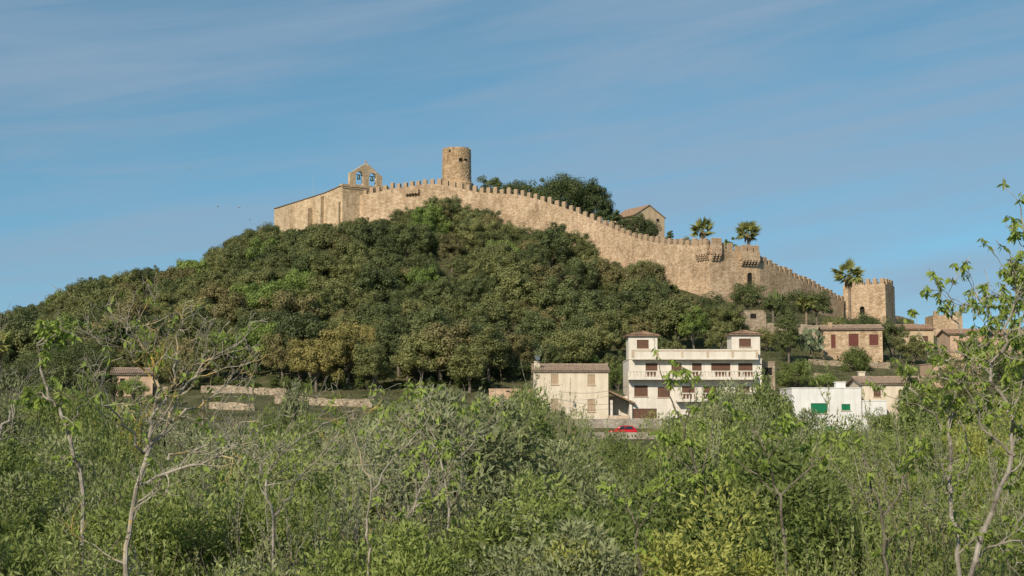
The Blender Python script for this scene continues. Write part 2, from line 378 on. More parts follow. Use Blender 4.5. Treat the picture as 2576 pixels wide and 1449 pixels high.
gp = onl(PR, right_px, 1884); gd = (PR[3]-PR[0]); gd.z = 0; gd.normalize(); gn = Vector((gd.y, -gd.x, 0))
def arch_pts(w, h, n=8):
    r = w/2; pts = [(-r, 0), (-r, h-r)]+[(-r*math.cos(PI*k/n), h-r+r*math.sin(PI*k/n)) for k in range(1, n)]+[(r, h-r), (r, 0)]
    return pts
gm = Matrix.Translation(Vector((gp.x, gp.y, zat(728, 294)))-croot.location+gn*.25) @ Matrix(((gd.x, -gn.x, 0, 0), (gd.y, -gn.y, 0, 0), (0, 0, 1, 0), (0, 0, 0, 1)))
ga = MB(); po = arch_pts(1.9, 3.9); pi_ = arch_pts(1.25, 3.45); pi_[0] = (pi_[0][0], .06); pi_[-1] = (pi_[-1][0], .06)
ga.panel(po, [pi_], .5, gm); gob = ga.build('gateway', M['castle'], croot)
gd2 = MB(); gd2.panel([(x*.98, z) for x, z in pi_], [], .05, gm @ Matrix.Translation((0, .2, 0))); gd2.build('gate_opening', M['dark'], gob)

# ------------------------------------------------------------------ church
ch = empty('church', at(860, 560, 350), 'stone castle church with a twin bell gable beside the crenellated wall', 'church')
cp = [(690,526,372),(742,510,357),(815,487,349),(862,467,345.5),(976,469,353.5)]
CPt = [P3(p) for p in cp]
bk = [Vector((CPt[4].x+1, 374, CPt[4].z)), Vector((CPt[1].x+4, 388, CPt[1].z+1)), Vector((CPt[0].x+1, 382, CPt[0].z+.3))]
loop = CPt+bk; wb = MB()
for i in range(len(loop)):
    a, b = loop[i], loop[(i+1) % len(loop)]
    zb = min(hh(a.x, a.y), hh(b.x, b.y))-4
    d = b-a; d.z = 0; d.normalize(); inn = Vector((-d.y, d.x, 0))*.8
    wb.hexa([Vector((a.x, a.y, zb))-ch.location, Vector((b.x, b.y, zb))-ch.location, Vector((b.x, b.y, zb))+inn-ch.location, Vector((a.x, a.y, zb))+inn-ch.location,
             a-ch.location, b-ch.location, b+inn-ch.location, a+inn-ch.location])
wb.build('wall', M['church'], ch)
rf = MB()
for i in range(3):
    a, b = CPt[i], CPt[i+1]; d = b-a; d.z = 0; d.normalize(); o_ = Vector((d.y, -d.x, 0))*.2
    u = Vector((0, 0, .04)); t = Vector((0, 0, .2))
    rf.hexa([a+o_+u-ch.location, b+o_+u-ch.location, b-o_*8+u*3-ch.location, a-o_*8+u*3-ch.location, a+o_+t-ch.location, b+o_+t-ch.location, b-o_*8+t*2-ch.location, a-o_*8+t*2-ch.location])
rf.build('roof', M['darktile'], ch)
for (nm_, i, t0, t1, dz, outw) in (('buttress', 0, .70, 1.0, .7, 1.3), ('buttress', 1, .84, 1.0, .45, 1.0), ('side_chapel', 1, .12, .62, 2.6, 1.5), ('side_chapel', 2, .25, .9, 3.6, .7)):
    a, b = CPt[i], CPt[i+1]; d = b-a; d2 = Vector((d.x, d.y, 0)).normalized(); nf = Vector((d2.y, -d2.x, 0))
    p, q = a.lerp(b, t0), a.lerp(b, t1); zb = hh(p.x, p.y)-4
    P8 = [Vector((p.x, p.y, zb))+nf*outw, Vector((q.x, q.y, zb))+nf*outw, Vector((q.x, q.y, zb))+nf*.01, Vector((p.x, p.y, zb))+nf*.01]
    T8 = [Vector((v.x, v.y, (p.z if k in (0, 3) else q.z)-dz-(.35 if k < 2 else 0))) for k, v in enumerate(P8)]
    bt = MB(); bt.hexa([v-ch.location for v in P8+T8]); bt.build(nm_, M['church'], ch)
d = CPt[4]-CPt[3]; L = Vector((d.x, d.y, 0)).length; ang = math.atan2(d.y, d.x)
cm = Matrix.Translation(CPt[3]-ch.location) @ Matrix.Rotation(ang, 4, 'Z')
cb = MB(); cb.box(-.3, L+.3, -.3, 1.2, -.05, .45, cm); cb.box(-.15, L+.15, -.15, 1.0, -.5, -.055, cm); cb.build('cornice', M['church'], ch)
s = 348/F; bx0 = (878-862)*s/math.cos(ang)
def bg(px, py): return ((px-878)*s*1.16, (463-py)*s*1.06)
out = [bg(*p) for p in ((878,463),(962,463),(962,434),(955,430),(932,413),(926,409),(921,406),(916,409),(910,413),(886,430),(878,434))]
holes = []
for c0 in (903, 937):
    x0, z0 = bg(c0, 460); holes.append([(x0+x, z0+z) for x, z in arch_pts(22*s, 34*s)])
bgm = cm @ Matrix.Translation((bx0, -.05, .452))
bb = MB(); bb.panel(out, holes, .8, bgm); bgo = bb.build('bell_gable', M['church'], ch)
cr = MB(); x0, z0 = bg(921, 406); cr.box(x0-.1, x0+.1, .3, .5, z0-.1, z0+.75, bgm); cr.box(x0-.32, x0-.101, .31, .49, z0+.32, z0+.5, bgm); cr.box(x0+.101, x0+.32, .31, .49, z0+.32, z0+.5, bgm)
cr.build('cross', M['church'], bgo)
for c0 in (903, 937):
    x0, z0 = bg(c0, 444); be = MB(); be.lathe([(.05,1.05),(.08,.95),(.28,.86),(.36,.6),(.42,.25),(.56,.02),(.54,0)], 14); be.tube([(0,0,.1),(0,0,-.25)], .07, 6); be.box(-1.0, 1.0, -.09, .09, .97, 1.15)
    bo = be.build('bell', M['bronze'], ch, True); bo.matrix_local = bgm @ Matrix.Translation((x0, .4, z0-.25))
an = MB(); pa = at(788, 490, 360); an.tube([(0,0,-1.5),(0,0,5.2)], [.05,.03], 5); ao = an.build('lightning_rod', M['metal']); ao.location = pa
tag(ao, 'thin lightning rod rising above the church roof', 'lightning rod')

# ------------------------------------------------------------------ round tower
Yt = 352; tp = at(1148.5, 480, Yt); R0 = 36*Yt/F
tw = empty('round_tower', tp, 'round stone watchtower standing highest on the castle hill', 'tower')
n = 96; rows = 34; Ht = (480-374)*Yt/F; mb = MB(); V = []
holes_t = [(1158,402,9,9),(1171,402,7,7),(1132,380,5,6),(1166,424,3,3),(1150,440,3,2)]
for i in range(rows+1):
    z = Ht*i/rows; r = R0*(1.05-.05*i/rows)
    for k in range(n):
        th = 2*PI*k/n; rr = r+random.uniform(-.05, .05)
        zz = z+(random.uniform(-.18, .22) if i == rows else 0)
        V.append((rr*math.cos(th), rr*math.sin(th), zz))
fs = []
for i in range(rows):
    for k in range(n):
        k2 = (k+1) % n; th = 2*PI*(k+.5)/n
        X = tp.x+R0*math.cos(th); Yy = tp.y+R0*math.sin(th); Zz = tp.z+Ht*(i+.5)/rows
        px, py = pix(X, Yy, Zz)
        if math.sin(th) < 0 and any(abs(px-a) < c/2 and abs(py-b) < d_/2 for a, b, c, d_ in holes_t): continue
        fs.append((i*n+k, i*n+k2, (i+1)*n+k2, (i+1)*n+k))
mb.add(V, fs)
Vi = []
for i in range(2):
    for k in range(n):
        th = 2*PI*k/n; Vi.append(((R0-.8)*math.cos(th), (R0-.8)*math.sin(th), Ht*(.02 if i == 0 else .985)))
mb.add(Vi, [(k, (k+1) % n, n+(k+1) % n, n+k) for k in range(n)]+[tuple(range(n, 2*n))])
b0 = len(V)
for k in range(n): mb.f.append((rows*n+k, rows*n+(k+1) % n, b0+n+(k+1) % n, b0+n+k))
mb.build('shaft', M['tower'], tw, recalc=False)
pb = MB(); pb.lathe([(R0*1.22,-3),(R0*1.2,1.6),(R0*1.14,1.9),(R0*1.0,1.95)], 48); pb.build('plinth', M['tower'], tw)

# ------------------------------------------------------------------ square tower on the right
sq = empty('square_tower', at(2122, 806, 320), 'square crenellated stone tower at the lower right end of the castle wall', 'tower', rz=math.radians(-30))
W_, D_, Hh = 9.6, 7.8, (806-718)*320/F
sb = MB(); ar = [(4.3+x, 1.0+z) for x, z in arch_pts(1.1, 2.0)]
sb.panel([(0,-4),(W_,-4),(W_,Hh),(0,Hh)], [ar], .9)
sb.box(0, .9, .903, D_, -4, Hh); sb.box(W_-.9, W_, .903, D_, -4, Hh); sb.box(.9, W_-.9, D_-.9, D_, -4, Hh-.01); sb.box(.9, W_-.9, .9, D_-.9, Hh-1.2, Hh-1.0)
sb.build('wall', M['castle'], sq)
db = MB(); db.box(3.6, 5.0, .7, .75, .8, 3.2); db.build('window', M['dark'], sq)
for i in range(6):
    for (x, y, r) in ((.75+i*1.62, .04, 0), (.75+i*1.62, D_-.04, PI)):
        o = obj('merlon', mm, sq); o.location = (x, y, Hh); o.rotation_euler = (0, 0, r); o.scale = (.92, 1, 1)
for i in range(1, 4):
    for (x, r) in ((W_-.04, PI/2), (.04, -PI/2)):
        o = obj('merlon', mm, sq); o.location = (x, .4+i*1.8, Hh); o.rotation_euler = (0, 0, r); o.scale = (.92, 1, 1)
fp = MB(); fp.tube([(0,0,-1),(0,0,5.0)], [.06,.03], 6); fo = fp.build('flagpole', M['metal']); fo.location = at(2231, 712, 325)
tag(fo, 'thin bare pole on top of the square tower', 'pole')
ow = empty('castle_wall', at(2260, 800, 340), 'low ruined stone wall stub to the right of the square tower', 'castle wall')
PO = [P3(p) for p in ((2240,792,330),(2268,796,334),(2300,806,340))]
w2 = MB(); curtain(w2, PO, [hh(p.x, p.y)-6 for p in PO], 1.4, ow); w2.build('wall', M['castle'], ow)
kp = empty('stone_tower', at(2350, 900, 300), 'stone block with a few merlons half hidden behind the right foreground tree', 'tower')
kb = MB(); kb.box(0, 6.2, 0, 6, -3, 9.0); kb.box(6.2, 11, 1.5, 6, -3, 6.2); kb.box(11, 15, 2.5, 6, -3, 4.2); kb.build('wall', M['castle'], kp)
for i in range(3):
    o = obj('merlon', mm, kp); o.location = (.7+i*2.3, .04, 9.0); o.scale = (.9, 1, .7)

# ------------------------------------------------------------------ houses
def tile_sheet(mb, a, b, c, d, pitch=.26, amp=.05, th=.10):
    a, b, c, d = map(Vector, (a, b, c, d)); nrmv = (b-a).cross(d-a).normalized()
    if nrmv.z < 0: nrmv = -nrmv
    L = (b-a).length; nu = max(6, int(L/pitch)*4); S = (d-a).length; nv = max(2, int(S/.45))
    base = len(mb.v); rowsn = 0
    for j in range(nv):
        for e in (0, 1):
            v = (j+e)/nv
            for i in range(nu+1):
                u = i/nu; p = (a.lerp(b, u)).lerp(d.lerp(c, u), v)
                hgt = amp*abs(math.sin(u*nu/4*PI))*2+(.035 if e == 0 else 0)
                mb.v.append(tuple(p+nrmv*(hgt+random.uniform(-.008, .008))))
            rowsn += 1
    for r in range(rowsn-1):
        for i in range(nu):
            q = base+r*(nu+1)+i; mb.f.append((q, q+1, q+nu+2, q+nu+1))
    mb.hexa([a-nrmv*th, b-nrmv*th, c-nrmv*th, d-nrmv*th, a-nrmv*.012, b-nrmv*.012, c-nrmv*.012, d-nrmv*.012])
def shutter(parent, x0, x1, z0, z1, mat, y=.06):
    mb = MB(); t = .05
    mb.box(x0, x0+.06, y, y+t, z0, z1); mb.box(x1-.06, x1, y, y+t, z0, z1); mb.box(x0+.06, x1-.06, y, y+t, z0, z0+.08); mb.box(x0+.06, x1-.06, y, y+t, z1-.08, z1)
    k = max(4, int((z1-z0)/.12))
    for i in range(k):
        z = z0+.08+(z1-z0-.16)*i/k; dz = (z1-z0-.16)/k
        mb.hexa([Vector(p) for p in ((x0+.06,y+.005,z),(x1-.06,y+.005,z),(x1-.06,y+.04,z+dz*.35),(x0+.06,y+.04,z+dz*.35),(x0+.06,y+.012,z+dz*.55),(x1-.06,y+.012,z+dz*.55),(x1-.06,y+.045,z+dz*.95),(x0+.06,y+.045,z+dz*.95))])
    mb.box(x0+.06, x1-.06, y+.046, y+.06, z0+.08, z1-.08)
    return mb.build('shutter', mat, parent)
def window(parent, x0, x1, z0, z1, style, frame, y=0, sill=True, leaves=2, door=False):
    mb = MB(); f = .07
    mb.box(x0, x0+f, y+.04, y+.2, z0, z1); mb.box(x1-f, x1, y+.04, y+.2, z0, z1); mb.box(x0+f, x1-f, y+.04, y+.2, z0, z0+f); mb.box(x0+f, x1-f, y+.04, y+.2, z1-f, z1)
    wo = mb.build('garage_door' if door else 'window', frame, parent)
    k = leaves; ww = (x1-x0-2*f)/k
    for i in range(k): shutter(wo, x0+f+ww*i+.008, x0+f+ww*(i+1)-.008, z0+f, z1-f, style, y+.07)
    if sill and not door:
        s_ = MB(); s_.box(x0-.1, x1+.1, y-.1, y+.039, z0-.09, z0-.004); s_.build('sill', M['trim'], wo)
    return wo
def house(name, label, cat, px0, px1, pyb, pye, Y, d, wallm, roof='gable', rise=1.5, wins=(), rz=0, rm=None, chim=None, below=3, oh=.35):
    s = Y/F; o = empty(name, at(px0, pyb, Y), label, cat, rz=rz); w = (px1-px0)*s/math.cos(rz); h = (pyb-pye)*s
    k = 1/math.cos(rz)
    cv = lambda px, py: ((px-px0)*s*k, (pyb-py)*s)
    mb = MB(); hs = []
    for q in wins:
        (x0, z1), (x1, z0) = cv(q[0], q[1]), cv(q[2], q[3]); hs.append([(x0, z0), (x1, z0), (x1, z1), (x0, z1)])
    t = .3
    outl = [(0,-below),(w,-below),(w,h),(0,h)]
    if roof == 'gable_front': outl = [(0,-below),(w,-below),(w,h),(w/2,h+rise),(0,h)]
    mb.panel(outl, hs, t)
    for x in (0, w-t):
        mb.box(x, x+t, t+.003, d, -below, h)
        if roof == 'gable': mb.add([Vector(p) for p in ((x,0.01,h+.002),(x+t,0.01,h+.002),(x,d-.01,h+.002),(x+t,d-.01,h+.002),(x,d/2,h+rise-.02),(x+t,d/2,h+rise-.02))], [(0,2,4),(1,5,3),(0,4,5,1),(2,3,5,4)])
    mb.box(t, w-t, d-t, d, -below, h-.005); mb.box(t, w-t, t, d-t, h-.3, h-.1)
    mb.build('wall', wallm, o)
    rm = rm or M['tile']; ro = None
    if roof == 'gable':
        r = MB(); sl = rise/(d/2); zo = h+.06
        tile_sheet(r, (-oh,-oh,zo-oh*sl), (w+oh,-oh,zo-oh*sl), (w+oh,d/2,zo+rise), (-oh,d/2,zo+rise))
        tile_sheet(r, (w+oh,d+oh,zo-oh*sl), (-oh,d+oh,zo-oh*sl), (-oh,d/2,zo+rise), (w+oh,d/2,zo+rise))
        r.tube([(-oh,d/2,zo+rise+.06),(w+oh,d/2,zo+rise+.06)], .14, 8); ro = r.build('roof', rm, o, recalc=False)
    elif roof == 'gable_front':
        r = MB(); sl = rise/(w/2); zo = h+.06
        tile_sheet(r, (-oh,d+oh,zo-oh*sl), (-oh,-oh*.6,zo-oh*sl), (w/2,-oh*.6,zo+rise), (w/2,d+oh,zo+rise))
        tile_sheet(r, (w+oh,-oh*.6,zo-oh*sl), (w+oh,d+oh,zo-oh*sl), (w/2,d+oh,zo+rise), (w/2,-oh*.6,zo+rise))
        ro = r.build('roof', rm, o, recalc=False)
    elif roof == 'flat':
        r = MB(); r.box(-.06, w+.06, -.06, .36, h+.003, h+.12); r.box(-.06, .3, .363, d+.06, h+.003, h+.12); r.box(w-.3, w+.06, .363, d+.06, h+.003, h+.12); ro = r.build('coping', wallm, o)
    for q in wins:
        (x0, z1), (x1, z0) = cv(q[0], q[1]), cv(q[2], q[3]); fr = q[5] if len(q) > 5 else M['brown']
        window(o, x0, x1, z0, z1, q[4], fr, leaves=q[6] if len(q) > 6 else 2, door=len(q) > 7)
    if chim:
        for (cx, cy, cw, chh) in chim:
            c2 = MB(); z0 = h; c2.box(cx-cw/2, cx+cw/2, cy-cw/2, cy+cw/2, z0, z0+chh); c2.box(cx-cw/2-.08, cx+cw/2+.08, cy-cw/2-.08, cy+cw/2+.08, z0+chh+.003, z0+chh+.12)
            c2.build('chimney', wallm, ro or o)
    return o, s, cv, w, h
bal_me = None
def balustrade(parent, x0, x1, y, z0, z1, mat, spacing=.36, posts=4):
    global bal_me
    if bal_me is None:
        b_ = MB(); b_.lathe([(.08,0),(.08,.06),(.05,.1),(.10,.3),(.06,.55),(.045,.8),(.08,.92),(.08,1)], 8); o_ = b_.build('baluster', M['white'], None, True); bal_me = o_.data; bpy.data.objects.remove(o_)
    mb = MB(); mb.box(x0, x1, y, y+.22, z0, z0+.1); mb.box(x0-.03, x1+.03, y-.03, y+.25, z1-.12, z1)
    for i in range(posts+1):
        x = x0+(x1-x0)*i/posts; mb.box(x-.13, x+.13, y-.012, y+.232, z0+.103, z1-.123)
    bo = mb.build('balustrade', mat, parent); k = int((x1-x0)/spacing)
    for i in range(k):
        x = x0+(i+.5)*(x1-x0)/k; o_ = obj('baluster', bal_me, bo); o_.location = (x, y+.11, z0+.1); o_.scale = (1, 1, z1-z0-.22)

B = M['brown']
vl, s, cv, vw, vh = house('villa', 'cream three storey villa with two roof turrets and brown shutters', 'house', 1583, 1917, 1054, 905, 186.5, 10, M['white'], 'flat',
    wins=[(1690,914,1716,946,B),(1742,914,1766,946,B),(1790,914,1838,946,B),(1858,914,1894,946,B),(1625,914,1655,946,B),(1596,970,1630,998,B),(1655,974,1686,1000,B),(1716,972,1748,1003,B),(1770,972,1810,1003,B),(1850,972,1886,1000,B),(1592,1028,1652,1053,B,B,4,1)])
x0, z1 = cv(1590, 880); x1, z0 = cv(1905, 905)
mb = MB(); mb.box(x0, x1, -.9, -.65, z0, z1-.12); mb.box(x0-.05, x1+.05, -.95, -.6, z1-.117, z1); mb.box(x0, x1, -.645, .0, z0, z0+.25); mb.box(x0-.05, x1+.05, -.99, -.903, z0-.05, z0+.15)
mb.box(x0, x0+.2, -.645, 0, z0+.253, z1-.12); mb.box(x1-.2, x1, -.645, 0, z0+.253, z1-.12)
vp = mb.build('parapet', M['white'], vl)
pm = MB()
for i in range(6):
    x = x0+(x1-x0)*i/5; x = min(max(x, x0+.15), x1-.15); pm.box(x-.15, x+.15, -.93, -.901, z0+.2, z1-.14)
pm.box(x0, x1, -.915, -.9015, z1-.32, z1-.2)
pm.build('parapet_trim', M['trim'], vp)
def turret(px0, px1, pye, win):
    xa, ze = cv(px0, pye); xb, zb = cv(px1, 905); d = 4.2
    mb = MB(); (a, zt), (b, zl) = cv(win[0], win[1]), cv(win[2], win[3])
    mt = Matrix.Translation((0, .35, 0))
    mb.panel([(xa,zb),(xb,zb),(xb,ze),(xa,ze)], [[(a,zl),(b,zl),(b,zt),(a,zt)]], .25, mt)
    mb.box(xa, xa+.25, .603, d, zb, ze); mb.box(xb-.25, xb, .603, d, zb, ze); mb.box(xa+.25, xb-.25, d-.25, d, zb, ze-.01)
    to = mb.build('turret', M['white'], vl)
    r = MB(); c_ = Vector(((xa+xb)/2, .35+d/2, ze+.75)); e = .06; oh = .35; y0 = 0.0; y1 = d+.35; zo = ze+.1; e1 = Vector((e,0,0)); e2 = Vector((0,e,0))
    r.box(xa-oh, xb+oh, y0, y1, ze+.004, zo-.02)
    tile_sheet(r, (xa-oh,y0,zo), (xb+oh,y0,zo), c_+e1, c_-e1, .26, .04, .015); tile_sheet(r, (xb+oh,y0,zo), (xb+oh,y1,zo), c_+e2, c_-e2, .26, .04, .015)
    tile_sheet(r, (xb+oh,y1,zo), (xa-oh,y1,zo), c_-e1, c_+e1, .26, .04, .015); tile_sheet(r, (xa-oh,y1,zo), (xa-oh,y0,zo), c_-e2, c_+e2, .26, .04, .015)
    r.build('turret_roof', M['tile'], to, recalc=False)
    window(to, a, b, zl, zt, B, B, y=.35)
turret(1583, 1656, 846, (1604,855,1634,877)); turret(1843, 1915, 843, (1862,852,1892,873))
for (pa, pb_, pt, pbm, po_) in ((1578,1900,934,951,9),(1700,1893,989,1006,5)):
    xa, zt = cv(pa, pt); xb, zb = cv(pb_, pbm)
    sl = MB(); sl.box(xa, xb, -1.35, -.002, zb-.28, zb); slo = sl.build('balcony', M['white'], vl)
    balustrade(slo, xa+.15, xb-.15, -1.3, zb+.004, zt, M['white'], .42, po_)
house('annex', 'small stone annex against the right side of the tall cream villa', 'house', 1919, 1951, 1040, 912, 190, 6, M['rubble'], 'flat', wins=[(1926,925,1944,945,M['dark'],M['dark'],1)])
hs_, s2, cv2, w2_, h2_ = house('house', 'cream two storey house with tan shutters and tiled roof left of the villa', 'house', 1343, 1530, 1054, 935, 186, 8.5, M['cream'], 'gable', .95,
    wins=[(1386,941,1405,968,M['tan'],M['tan']),(1478,942,1497,969,M['tan'],M['tan']),(1386,1003,1405,1034,M['tan'],M['tan']),(1478,1005,1497,1036,M['tan'],M['tan'])], chim=[(.45,2.0,.7,1.3)], oh=.25, rm=M['paletile'])
def wall_lamp(parent, x, z):
    mb = MB(); mb.tube([(x,0,z),(x,-.35,z+.1),(x,-.4,z-.02)], .025, 6); mb.lathe([(.06,.0),(.16,-.1),(.05,-.14)], 8, (x,-.4,z)); lo = mb.build('wall_lamp', M['cable'], parent)
    g_ = MB(); g_.lathe([(.1,-.145),(.13,-.3),(.08,-.5),(.03,-.52)], 8, (x,-.4,z)); g_.build('lamp_glass', M['lampglass'], lo)
x, z = cv2(1443, 1010); wall_lamp(hs_, x, z)
dsh = MB(); dsh.lathe([(.03,0),(.2,.04),(.34,.14),(.36,.15)], 16); dsh.tube([(0,0,.02),(0,0,-.5)], .03, 6); do = dsh.build('satellite_dish', M['metal'], hs_); do.location = (.45, 1.3, h2_+1.75); do.rotation_euler = (math.radians(60), 0, .4)
po = empty('porch', at(1532, 1052, 186), 'open porch with a sloping tiled roof between cream house and villa', 'porch')
s = 186/F; pw = 62*s
mb = MB(); mb.box(.1, pw-.3, 3.2, 3.5, -2, 2.9); mb.build('back_wall', M['white'], po)
for x in (.35, pw-.35):
    mb = MB(); mb.box(x-.16, x+.16, .2, .52, -1, 2.35); mb.build('pillar', M['white'], po)
mb = MB(); tile_sheet(mb, (pw+.2,-.4,1.9), (pw+.2,3.6,1.9), (-.0,3.6,3.55), (-.0,-.4,3.55)); mb.build('roof', M['tile'], po, recalc=False)
mb = MB(); mb.box(.02, pw-.6, -.05, .15, -1, .35); mb.build('low_wall', M['trim'], po)
te = empty('terrace', at(1230, 1022, 187), 'peach coloured terrace wall left of the cream house', 'terrace')
mb = MB(); tw_ = 112*187/F; mb.box(0, tw_, 0, 3.5, -2.5, 1.45); mb.build('wall', M['peach'], te)
mb = MB(); mb.box(0, tw_, .05, .3, 1.454, 2.15); mb.box(-.05, tw_+.05, 0, .35, 2.153, 2.3); mb.build('parapet', M['peach'], te)
house('house', 'white flat roofed house with green shutters low on the right', 'house', 1994, 2168, 1100, 978, 181, 8, M['coolwhite'], 'flat',
    wins=[(2041,1015,2082,1041,M['green'],M['green']),(2118,1017,2140,1033,M['green'],M['green']),(2076,1072,2102,1098,M['green'],M['green'])], chim=[(6.8,3,1.2,.8)])
house('house', 'low white extension with a stepped parapet right of the green shuttered house', 'house', 2171, 2232, 1100, 1010, 181, 2.6, M['coolwhite'], 'flat')
hz, s3, cv3, w3, h3 = house('house', 'cream house with a broad pale tiled roof right of the white flat house', 'house', 2172, 2345, 1090, 966, 184, 8, M['cream'], 'gable', .85,
    wins=[(2200,978,2218,999,M['brown'],M['brown']),(2262,982,2284,1004,M['brown'],M['brown']),(2306,982,2330,1004,M['brown'],M['brown'])], chim=[(1.0,4.5,.8,1.6)], rm=M['paletile'])
sl = MB(); xa, zb = cv3(2254, 1022); xb, zt = cv3(2335, 1004); sl.box(xa, xb, -1.3, -.002, zb-.25, zb); slo = sl.build('balcony', M['white'], hz); balustrade(slo, xa+.1, xb-.1, -1.25, zb+.004, zt, M['white'], .42, 4)
house('house', 'warm stone house with three maroon shuttered windows above the village', 'house', 2072, 2216, 908, 829, 233, 8, M['castle'], 'gable', .8,
    wins=[(2091,842,2102,876,M['maroon'],M['maroon'],1),(2134,840,2158,872,M['maroon'],M['maroon']),(2184,842,2206,870,M['maroon'],M['maroon'])], chim=[(1.3,2,.7,1.2)], rz=math.radians(-8), rm=M['paletile'])
house('hut', 'small ruined stone hut below the castle gate', 'hut', 1872, 1928, 825, 782, 262, 4.5, M['rubble'], 'flat', wins=[(1888,789,1903,802,M['dark'],M['dark'],1)])
house('house', 'ochre gabled house with tiled roof standing behind the castle wall', 'house', 1594, 1678, 606, 540, 330, 9, M['ochre'], 'gable_front', 2.7,
    wins=[(1656,544,1664,552,M['dark'],M['dark'],1),(1640,560,1646,568,M['dark'],M['dark'],1)], rz=math.radians(30), rm=M['tile'])
house('house', 'peach house with brown shutters behind the right foreground tree', 'house', 2392, 2478, 925, 840, 246, 7, M['peach'], 'gable', .9, wins=[(2410,856,2424,878,B,B),(2444,856,2458,878,B,B)], rm=M['tile'])
house('house', 'pale house with tiled roof at the right edge of the village', 'house', 2500, 2640, 915, 842, 240, 8, M['peach'], 'gable', 1.0, wins=[(2520,854,2536,880,B,B),(2556,854,2570,880,B,B)], rm=M['tile'])
house('house', 'tan house with tiled roof just right of the square tower', 'house', 2270, 2350, 905, 828, 262, 7, M['ochre'], 'gable', .9, wins=[(2290,845,2304,866,B,B),(2322,845,2336,866,B,B)], rm=M['tile'])
house('house', 'low peach house with flat roof below the shuttered peach house', 'house', 2350, 2470, 1010, 915, 212, 7, M['peach'], 'flat', wins=[(2372,930,2390,960,B,B),(2420,930,2438,960,B,B)])
house('hut', 'small peach hut with a tiled roof among trees at the left foot of the hill', 'hut', 282, 378, 990, 940, 196, 5, M['peach'], 'gable', .7, wins=[(300,952,312,966,M['dark'],M['dark'],1)], rz=math.radians(12), rm=M['paletile'])

def rubble_wall(label, pts, hgt, thick, mat, name='stone_wall', jit=.06, below=1.0, ground=False):
    P = []
    for (a, b) in zip(pts[:-1], pts[1:]):
        A, Bb = at(*a), at(*b); k = max(2, int((Bb-A).length/.6))
        for i in range(k): P.append(A.lerp(Bb, i/k))
    P.append(at(*pts[-1]))
    if ground:
        for p in P: p.z = hh(p.x, p.y)-.15
    mb = MB(); n = len(P); V = []; m = 6; O = P[0].copy()
    for i, p in enumerate(P):
        ring = []; hg = hgt*(1+.06*math.sin(i*.35)+.05*math.sin(i*1.3)) if ground else hgt
        for k in range(m): ring.append(Vector((0, random.uniform(-jit, jit)*.6, -below+(hg+below)*k/(m-1)+(random.uniform(-jit, jit) if k == m-1 else 0))))
        V += [p+q-O for q in ring]+[p+Vector((0, thick, ring[-1].z))-O, p+Vector((0, thick, -below))-O]
    q = m+2; fs = []
    for i in range(n-1):
        for k in range(q-1): fs.append((i*q+k, (i+1)*q+k, (i+1)*q+k+1, i*q+k+1))
    fs += [tuple(range(q)), tuple((n-1)*q+k for k in range(q))]
    mb.add(V, fs); o = mb.build(name, mat)
    o.location = O; tag(o, label, 'stone wall'); return o
rubble_wall('pale dry stone terrace wall highest of those at the hill foot', [(505,990,200),(600,990,199.5),(720,1000,196)], 1.15, .6, M['rubble'], ground=True)
rubble_wall('long dry stone terrace wall on the right of the hill foot', [(690,1020,187),(800,1024,185),(940,1030,183)], 1.15, .6, M['rubble'], ground=True)
rubble_wall('short low dry stone terrace wall at the left below the others', [(525,1036,180),(580,1038,179),(640,1042,178)], 1.0, .6, M['rubble'], ground=True)
rubble_wall('dry stone wall stub beside the left hut', [(385,990,199),(422,994,199)], 1.1, .6, M['rubble'], ground=True)
rubble_wall('tall grey retaining wall under the cream house behind the red car', [(1340,1102,184.6),(1520,1102,184.6),(1720,1102,184.6)], (1102-1054)*184.6/F, .5, M['greystone'], 'retaining_wall', .03)
rubble_wall('low grey roadside wall in front of the red car', [(1380,1116,176),(1530,1116,176),(1680,1116,176)], 1.4, .4, M['greystone'], 'roadside_wall', .02)
rubble_wall('stone garden wall below the square tower', [(1930,836,258),(2000,838,258),(2075,842,258)], 1.7, .5, M['rubble'])
rubble_wall('stone garden wall beneath the maroon shuttered house', [(2035,925,226),(2110,930,226),(2240,934,226)], 1.4, .5, M['rubble'])
rubble_wall('stone garden wall left of the maroon shuttered house', [(1960,960,214),(2010,962,214),(2080,965,214)], 1.5, .5, M['rubble'])

# ------------------------------------------------------------------ car
car = empty('parked_car', Vector((at(1565, 1102, 179).x-1.9, 179.2, zr+.002)), 'red hatchback parked on the road under the grey retaining wall', 'car')
def loft(mb, secs):
    b = len(mb.v); m = len(secs[0][1])
    for x, rg in secs: mb.v += [(x, y, z) for y, z in rg]
    for i in range(len(secs)-1):
        for k in range(m):
            k2 = (k+1) % m; mb.f.append((b+i*m+k, b+i*m+k2, b+(i+1)*m+k2, b+(i+1)*m+k))
    mb.f.append(tuple(b+k for k in range(m))); mb.f.append(tuple(b+(len(secs)-1)*m+k for k in range(m)))
def ring(hw, zb, zt): return [(-hw*.9, zb), (-hw, zb+.15), (-hw, zt-.18), (-hw*.93, zt-.03), (-hw*.6, zt), (hw*.6, zt), (hw*.93, zt-.03), (hw, zt-.18), (hw, zb+.15), (hw*.9, zb)]
mb = MB(); loft(mb, [(0,ring(.66,.35,.62)),(.12,ring(.76,.25,.74)),(.7,ring(.82,.2,.88)),(1.15,ring(.83,.2,.95)),(2.6,ring(.83,.2,.98)),(3.5,ring(.82,.22,1.0)),(3.72,ring(.78,.28,.95)),(3.8,ring(.7,.36,.8))])
mb.build('body', M['red'], car, True)
def cring(hw0, hw1, z0, z1): return [(-hw0, z0), (-hw1, z1-.06), (-hw1*.85, z1), (hw1*.85, z1), (hw1, z1-.06), (hw0, z0)]
